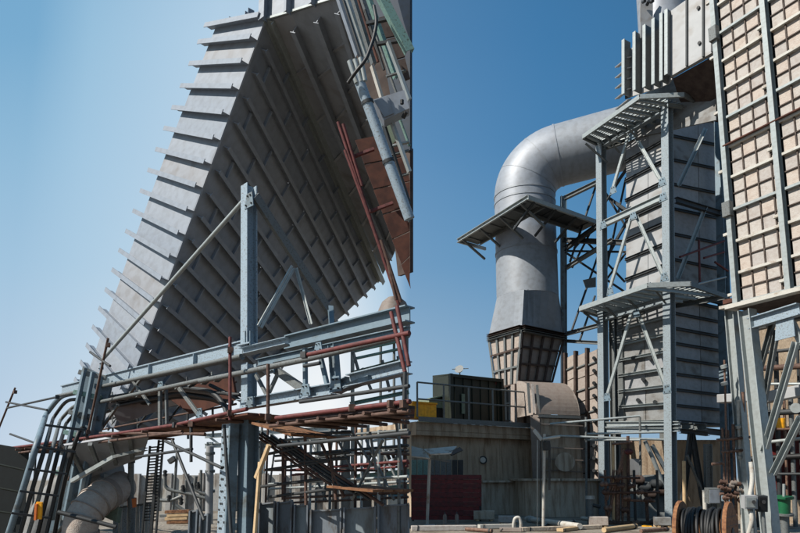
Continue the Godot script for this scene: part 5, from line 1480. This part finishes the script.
# ================================================================ yard clutter, pipes, cable drum
func build_yard_clutter() -> void:
	var r := 0.04
	var pp := thing("slim_pole", "slim white pole with clamped crossbar in front of the chute", "pole", foot(at(543, 520, 22)))
	tube(pp, "pole", at(544.5, 434, 22), foot(at(543, 520, 22)), 0.05, "white_paint")
	tube(pp, "wire", at(537.5, 440, 22.3), foot(at(537, 520, 22.3)), 0.02, "galv")
	tube(pp, "wire", at(540.5, 440, 22.3), foot(at(540, 520, 22.3)), 0.02, "dark_steel")
	tube(pp, "crossbar", at(543, 439, 21.9), at(560, 436.5, 21.9), 0.05, "white_paint")
	tube(pp, "clamp", at(546, 441, 21.9), at(547, 450, 21.9), 0.14, "dark_steel", 14)
	beam(pp, "stay", at(534, 430, 22.2), at(542, 440, 22), 0.12, 0.06, "white_paint")
	beam(pp, "bracket", at(549.5, 444, 22), at(549.5, 490, 22), 0.07, 0.04, "dark_steel", "box", Vector3.RIGHT)
	var lr := thing("long_handrail", "long thin rails running past the tower's far column", "rail", foot(at(580, 500, 28)))
	for q in [[550, 424, 640, 416], [560, 436, 672, 440], [585, 434, 668, 432], [585, 440, 640, 440]]:
		tube(lr, "rail", at(q[0], q[1], 28), at(q[2], q[3], 27.2), 0.05, "galv")
	for x in [586.0, 640.0]: tube(lr, "post", at(x, 417, 27.9), foot(at(x, 500, 27.9)), 0.05, "grey_steel")
	# things lying in front of the low wall
	var rg := thing("ring_pipe", "pale hooped pipe end standing in front of the low wall", "pipe", foot(at(518, 525, 21.5)))
	sweep(rg, "hoop", rounded([at(513.5, 540, 21.5), at(513.5, 524, 21.5), at(515, 518, 21.5), at(519, 517, 21.5), at(521, 522, 21.5), at(521, 540, 21.5)], 0.2), 0.055, "white_paint")
	var pl := thing("laid_pipe", "long pale pipe laid along the ground before the low wall", "pipe", foot(at(560, 520, 23)))
	tube(pl, "pipe", Vector3(at(527, 517, 25).x, 0.12, at(527, 517, 25).z), Vector3(at(580, 527, 21).x, 0.12, at(580, 527, 21).z), 0.1, "white_paint", 14)
	tube(pl, "socket", Vector3(at(529, 518, 24.8).x, 0.13, at(529, 518, 24.8).z), Vector3(at(532, 518.5, 24.5).x, 0.13, at(532, 518.5, 24.5).z), 0.13, "galv", 14)
	var cut := 0
	for q in [[411.5, 530, 476, 526, 20.6, 20.9, 0.16, "cream_a", "pale timber baulk lying before the maroon fence"], [479, 526, 514, 524, 21.4, 21.8, 0.14, "white_paint", "short pale baulk just beyond the maroon fence end"], [521, 531, 600, 525, 20.4, 21.5, 0.12, "concrete_light", "long grey kerb plank in front of the laid pipe"], [560, 531, 584, 523, 20.2, 21.6, 0.1, "pale_wood", "short slanting plank crossing the kerb plank"], [500, 530, 522, 532, 20.3, 20.1, 0.12, "hood", "short taupe offcut at the hooped pipe"]]:
		var a := at(q[0], q[1], q[4])
		var b := at(q[2], q[3], q[5])
		var pk := thing("timber_baulk" if cut < 2 else "plank", q[8], "timber", Vector3(a.x, 0, a.z))
		cut += 1
		beam(pk, "timber", Vector3(a.x, q[6] / 2 + 0.005 + cut * 0.002, a.z), Vector3(b.x, q[6] / 2 + 0.005 + cut * 0.002, b.z), q[6], 0.22, q[7])
		beam(pk, "end_strap", Vector3(a.x, q[6] / 2 + 0.005 + cut * 0.002, a.z).lerp(Vector3(b.x, q[6] / 2, b.z), 0.08), Vector3(a.x, q[6] / 2, a.z).lerp(Vector3(b.x, q[6] / 2, b.z), 0.1), q[6] + 0.02, 0.24, "dark_steel")
	for q in [[445, 528.0, "taupe bottle beside the fence foot, nearer the canopy post"], [457, 527.0, "taupe bottle by the fence foot, further from the canopy post"]]:
		var g := foot(at(q[0], 523.5, 23.2))
		var bt := thing("gas_bottle", q[2], "gas bottle", g, "gas bottles at the fence foot")
		sweep(bt, "body", [g, g + Vector3(0, 0.3, 0), g + Vector3(0, 0.36, 0), g + Vector3(0, 0.4, 0)], [0.07, 0.07, 0.055, 0.03], "hood", 16)
		tube(bt, "valve", g + Vector3(0, 0.4, 0), g + Vector3(0, 0.47, 0), 0.025, "dark_steel")
	var bits := [[424, 526, 436, 525.5, 0.05, "galv", "short grey pipe offcut lying at the canopy post"], [466, 529, 492, 531, 0.06, "copper", "rusty pipe offcut lying beyond the fence end"], [545, 524, 575, 521, 0.05, "galv", "thin grey pipe lying beside the laid pipe"], [604, 530, 636, 526, 0.08, "pale_wood", "pale round pole lying below the rusty tube frame"], [641, 531, 668, 529, 0.06, "copper", "brown pipe offcut lying at the drum's far side"], [582, 518, 606, 521, 0.07, "white_paint", "white pipe offcut lying at the standpipe foot"]]
	for q in bits:
		var p0 := level(q[0], q[1], q[4] + 0.01)
		var p1 := level(q[2], q[3], q[4] + 0.01)
		var of := thing("pipe_offcut", q[6], "pipe", Vector3(p0.x, 0, p0.z), "offcuts lying in the yard")
		tube(of, "pipe", p0, p1, q[4], q[5], 12)
		tube(of, "end_collar", p0.lerp(p1, 0.9), p0.lerp(p1, 0.96), q[4] + 0.008, "dark_steel", 12)
	for q in [[508, 524, 0.7, 0.24, "cream_b", "pale block standing beside the hooped pipe"], [598, 527, 0.6, 0.3, "tan_a", "tan block under the rusty tube frame"], [484, 521, 0.8, 0.35, "concrete_light", "grey block at the fence end"], [662, 527, 0.5, 0.28, "casing_b", "grey block at the tower column foot"]]:
		var bp := level(q[0], q[1], 0.0)
		var bk := thing("yard_block", q[5], "block", bp, "blocks set down in the yard")
		beam(bk, "block", bp + Vector3(-q[2] / 2, q[3] / 2 + 0.06, 0), bp + Vector3(q[2] / 2, q[3] / 2 + 0.06, 0.1), q[3], 0.4, q[4])
		beam(bk, "bearer", bp + Vector3(-q[2] / 3, 0.031, 0.2), bp + Vector3(-q[2] / 3, 0.031, -0.2), 0.058, 0.1, "pale_wood")
		beam(bk, "bearer", bp + Vector3(q[2] / 3, 0.031, 0.25), bp + Vector3(q[2] / 3, 0.031, -0.15), 0.058, 0.1, "pale_wood")
	var dv := thing("standpipe", "squat grey standpipe with valve before the low wall", "standpipe", foot(at(591, 522, 24)))
	tube(dv, "riser", foot(at(591, 520, 24)), foot(at(591, 520, 24)) + Vector3(0, 0.9, 0), 0.11, "grey_steel", 14)
	tube(dv, "cap", foot(at(591, 520, 24)) + Vector3(0, 0.9, 0), foot(at(591, 520, 24)) + Vector3(0, 1.02, 0), 0.17, "galv", 14)
	tube(dv, "outlet", foot(at(591, 520, 24)) + Vector3(0, 0.7, 0), foot(at(591, 520, 24)) + Vector3(0.35, 0.62, 0.1), 0.07, "dark_steel", 12)
	# rusty scaffold frame under the tower
	var sc := thing("rusty_tube_frame", "rusty tube frame with valves under the braced tower", "tube frame", foot(at(625, 510, 24)))
	for q in [[613, 441, 613, 0.06, "pale_wood"], [628, 436, 628, 0.06, "rust_tube"], [622, 448, 622, 0.045, "copper"], [605, 470, 606, 0.05, "copper"], [634, 470, 635, 0.05, "dark_steel"], [646, 490, 647, 0.06, "rust_tube"], [657, 470, 658, 0.05, "dark_steel"], [618, 470, 617, 0.09, "copper"]]:
		tube(sc, "standard", at(q[0], q[1], 24), foot(at(q[2], 510, 24)), q[3], q[4])
	for q in [[624, 450, 607, 522], [607, 500, 614, 470], [610, 495, 622, 466]]:
		tube(sc, "brace", at(q[0], q[1], 23.9), at(q[2], q[3], 23.9), 0.05, "copper")
	for q in [[600, 485, 625, 484], [604, 493, 660, 492], [588, 523, 668, 523], [612, 444, 632, 442], [600, 477, 640, 478], [625, 500, 655, 501]]:
		tube(sc, "ledger", at(q[0], q[1], 23.8), at(q[2], q[3], 23.8), 0.07 if q[1] > 510 else 0.05, "rust_tube" if int(q[1]) % 2 else "copper")
	for q in [[629, 452], [604, 484], [606, 492], [621, 486], [627, 498], [640, 492], [612, 523], [636, 523], [654, 522], [618, 478], [648, 500], [625, 510], [608, 508], [632, 486]]:
		var p := at(q[0], q[1], 23.7)
		sweep(sc, "valve", [p - Vector3(0.14, 0, 0), p - Vector3(0.06, 0, 0), p, p + Vector3(0.06, 0.01, 0), p + Vector3(0.14, 0, 0)], [0.06, 0.12, 0.07, 0.12, 0.05], "red_tube" if q[1] == 452 else ("copper" if rng.randf() < 0.5 else "rust_tube"), 12)
	tube(sc, "yellow_cap", at(647, 526, 22.6), at(647, 540, 22.6), 0.17, "yellow", 16)
	var mc := thing("pump_set", "dark pump set with pale panel behind the rusty tube frame", "pump", foot(at(645, 510, 28)))
	slab(mc, "back_panel", [at(628, 459, 30), at(642, 459, 30), at(642, 475, 30), at(628, 475, 30)], 0.1, "white_panel")
	slab(mc, "casing", [at(628, 476, 28.5), at(667, 474, 28), at(667, 519, 27.5), at(628, 519, 28)], 0.9, "grey_steel")
	for k in 6:
		var p := at(632 + k * 6, 480 + (k * 7) % 17, 27.6)
		sweep(mc, "motor", [p, p + Vector3(0.1, 0, 0), p + Vector3(0.4, 0, 0.1), p + Vector3(0.48, 0, 0.1)], [0.1, 0.2, 0.2, 0.1], "dark_steel" if k % 2 else "casing_rust", 14)
	slab(mc, "rear_wall", [at(600, 440, 33), at(735, 440, 31), at(735, 516, 31), at(600, 516, 33)], 0.1, "concrete")
	sweep(mc, "curved_strut", [at(645, 441, 27.5), at(652, 456, 27.5), at(660, 476, 27.5), at(667, 496, 27.5), at(670, 512, 27.5)], 0.09, "galv", 10)
	beam(mc, "strut", at(652, 445, 27.6), at(668, 474, 27.6), 0.16, 0.1, "galv", "c")
	# dark trestle and grey post beside the cable drum
	var tr := thing("dark_trestle", "dark steel trestle with splayed legs behind the cable drum", "trestle", foot(at(694, 515, 22)))
	beam(tr, "head", at(681, 431, 22), at(708, 434, 22.3), 0.14, 0.2, "dark_steel", "i")
	beam(tr, "leg", at(691, 433, 22), foot(at(679, 515, 22)), 0.16, 0.16, "dark_steel", "i", Vector3.RIGHT)
	beam(tr, "leg", at(692, 433, 22), foot(at(707, 515, 22)), 0.16, 0.16, "dark_steel", "i", Vector3.RIGHT)
	beam(tr, "post", at(708, 444, 22), foot(at(708, 515, 22)), 0.22, 0.2, "grey_steel", "i", Vector3.RIGHT)
	beam(tr, "strut", at(688, 455, 21.9), at(703, 490, 21.9), 0.12, 0.1, "grey_steel", "angle")
	tube(tr, "pale_pole", at(684, 461, 21.6), foot(at(684, 515, 21.6)), 0.06, "pale_wood")
	tube(tr, "pale_pole", at(704.5, 490, 21.2), foot(at(705, 515, 21.2)), 0.07, "white_paint")
	var gx := thing("grey_control_box", "grey control box standing behind the cable drum", "control box", foot(at(715, 510, 20)))
	slab(gx, "body", [at(709, 489, 20), at(721, 489, 20), at(721, 504, 20), at(709, 504, 20)], 0.3, "grey_steel")
	slab(gx, "door", [at(710, 490, 19.97), at(720, 490, 19.97), at(720, 503, 19.97), at(710, 503, 19.97)], 0.025, "side_b")
	tube(gx, "post", at(715, 504, 20.1), foot(at(715, 510, 20.1)), 0.06, "dark_steel")
	# copper-coloured manifold
	var cm := thing("copper_manifold", "upright copper-brown pipe manifold with clustered valves beside the leg", "pipe manifold", foot(at(732, 510, 20)))
	for q in [[722.5, 428, 0.035], [728, 430, 0.035], [733, 424, 0.045], [738.5, 400, 0.06], [743, 392, 0.05], [724.5, 360, 0.03], [748.5, 440, 0.04]]:
		tube(cm, "riser", at(q[0], q[1], 20), foot(at(q[0] + 2.5, 510, 20)), q[2], "copper" if q[2] < 0.055 else "white_paint")
	for q in [[717, 440, 752, 437], [722, 452, 745, 450], [718, 487, 745, 484], [720, 494, 748, 493], [712, 464, 724, 463]]:
		tube(cm, "header", at(q[0], q[1], 19.9), at(q[2], q[3], 19.9), 0.045, "copper")
	for k in 14:
		var p := at(723 + (k * 5) % 22, 482 + (k * 7) % 19, 19.8)
		sweep(cm, "valve", [p - Vector3(0.1, 0, 0), p - Vector3(0.05, 0, 0), p, p + Vector3(0.05, 0, 0), p + Vector3(0.1, 0, 0)], [0.04, 0.09, 0.05, 0.09, 0.04], pick(["copper", "copper", "hood", "rust_tube"]), 12)
	for q in [[724, 365], [724.5, 382], [739, 425], [740, 455]]:
		tube(cm, "union", at(q[0] - 0.5, q[1], 19.95), at(q[0] + 0.5, q[1] + 3, 19.95), 0.1, "galv", 12)
	for q in [[745, 496, 758, 509, "white_panel", "white electrical box fixed beside the trestle leg"], [759, 496, 768, 512, "dark_steel", "dark electrical box fixed on the trestle leg"]]:
		var bx := thing("electrical_box", q[5], "electrical box", foot(at(q[0], 510, 17.2)))
		slab(bx, "body", [at(q[0], q[1], 17.2), at(q[2], q[1], 17.2), at(q[2], q[3], 17.2), at(q[0], q[3], 17.2)], 0.2, q[4])
		slab(bx, "door", [at(q[0] + 1.5, q[1] + 1.5, 17.17), at(q[2] - 1.5, q[1] + 1.5, 17.17), at(q[2] - 1.5, q[3] - 1.5, 17.17), at(q[0] + 1.5, q[3] - 1.5, 17.17)], 0.025, "galv" if q[4] == "white_panel" else "black")
		tube(bx, "knob", at(q[2] - 4, q[1] + 6, 17.15), at(q[2] - 4, q[1] + 6, 17.05), 0.05, "black", 10)
		tube(bx, "post", at((q[0] + q[2]) / 2, q[3], 17.3), foot(at((q[0] + q[2]) / 2, 510, 17.3)), 0.05, "grey_steel")
	var wh := thing("white_hose", "white hose looping down beside the trestle leg", "hose", foot(at(752, 520, 17.6)))
	sweep(wh, "hose", rounded([at(751, 462, 17.6), at(753, 480, 17.5), at(748, 505, 17.4), at(753, 518, 17.2), at(747, 540, 17.3)], 0.3), 0.06, "white_paint")
	# cable drum
	var dc := at(706, 533, 12.4)
	dc.y = 0.6
	var dr := thing("cable_drum", "wooden cable drum wound with black cable", "cable drum", foot(dc))
	var ax := Vector3(0.8, 0, 0.6).normalized()
	for s in [-1.0, 1.0]:
		var c: Vector3 = dc + ax * 0.43 * s
		var fl := sweep(dr, "flange", [c - ax * 0.035, c - ax * 0.03, c + ax * 0.03, c + ax * 0.035], [0.588, 0.6, 0.6, 0.588], "wood", 48)
		sweep(fl, "hub_plate", [c + ax * 0.034 * s, c + ax * 0.05 * s], 0.12, "dark_steel", 20)
		for k in 7:
			var o := Vector3.UP * (-0.5 + k * 0.165)
			var hw := sqrt(maxf(0.0, 0.58 * 0.58 - o.y * o.y))
			var cross := ax.cross(Vector3.UP)
			beam(fl, "board_joint", c + o - cross * hw + ax * 0.034 * s, c + o + cross * hw + ax * 0.034 * s, 0.008, 0.006, "dark_steel", "box", Vector3.UP)
	sweep(dr, "core", [dc - ax * 0.4, dc + ax * 0.4], 0.3, "wood", 32)
	for k in 13:
		var c := dc + ax * (-0.36 + k * 0.06)
		var loop := []
		for j in 33:
			var an := TAU * j / 32.0
			var wob := 0.012 * sin(an * 3 + k * 1.7)
			loop.append(c + (Vector3.UP * cos(an) + ax.cross(Vector3.UP) * sin(an)) * (0.42 + wob + 0.018 * (k % 3)) + ax * 0.03 * sin(an + k))
		sweep(dr, "cable_turn", loop, 0.034, "rubber", 8)
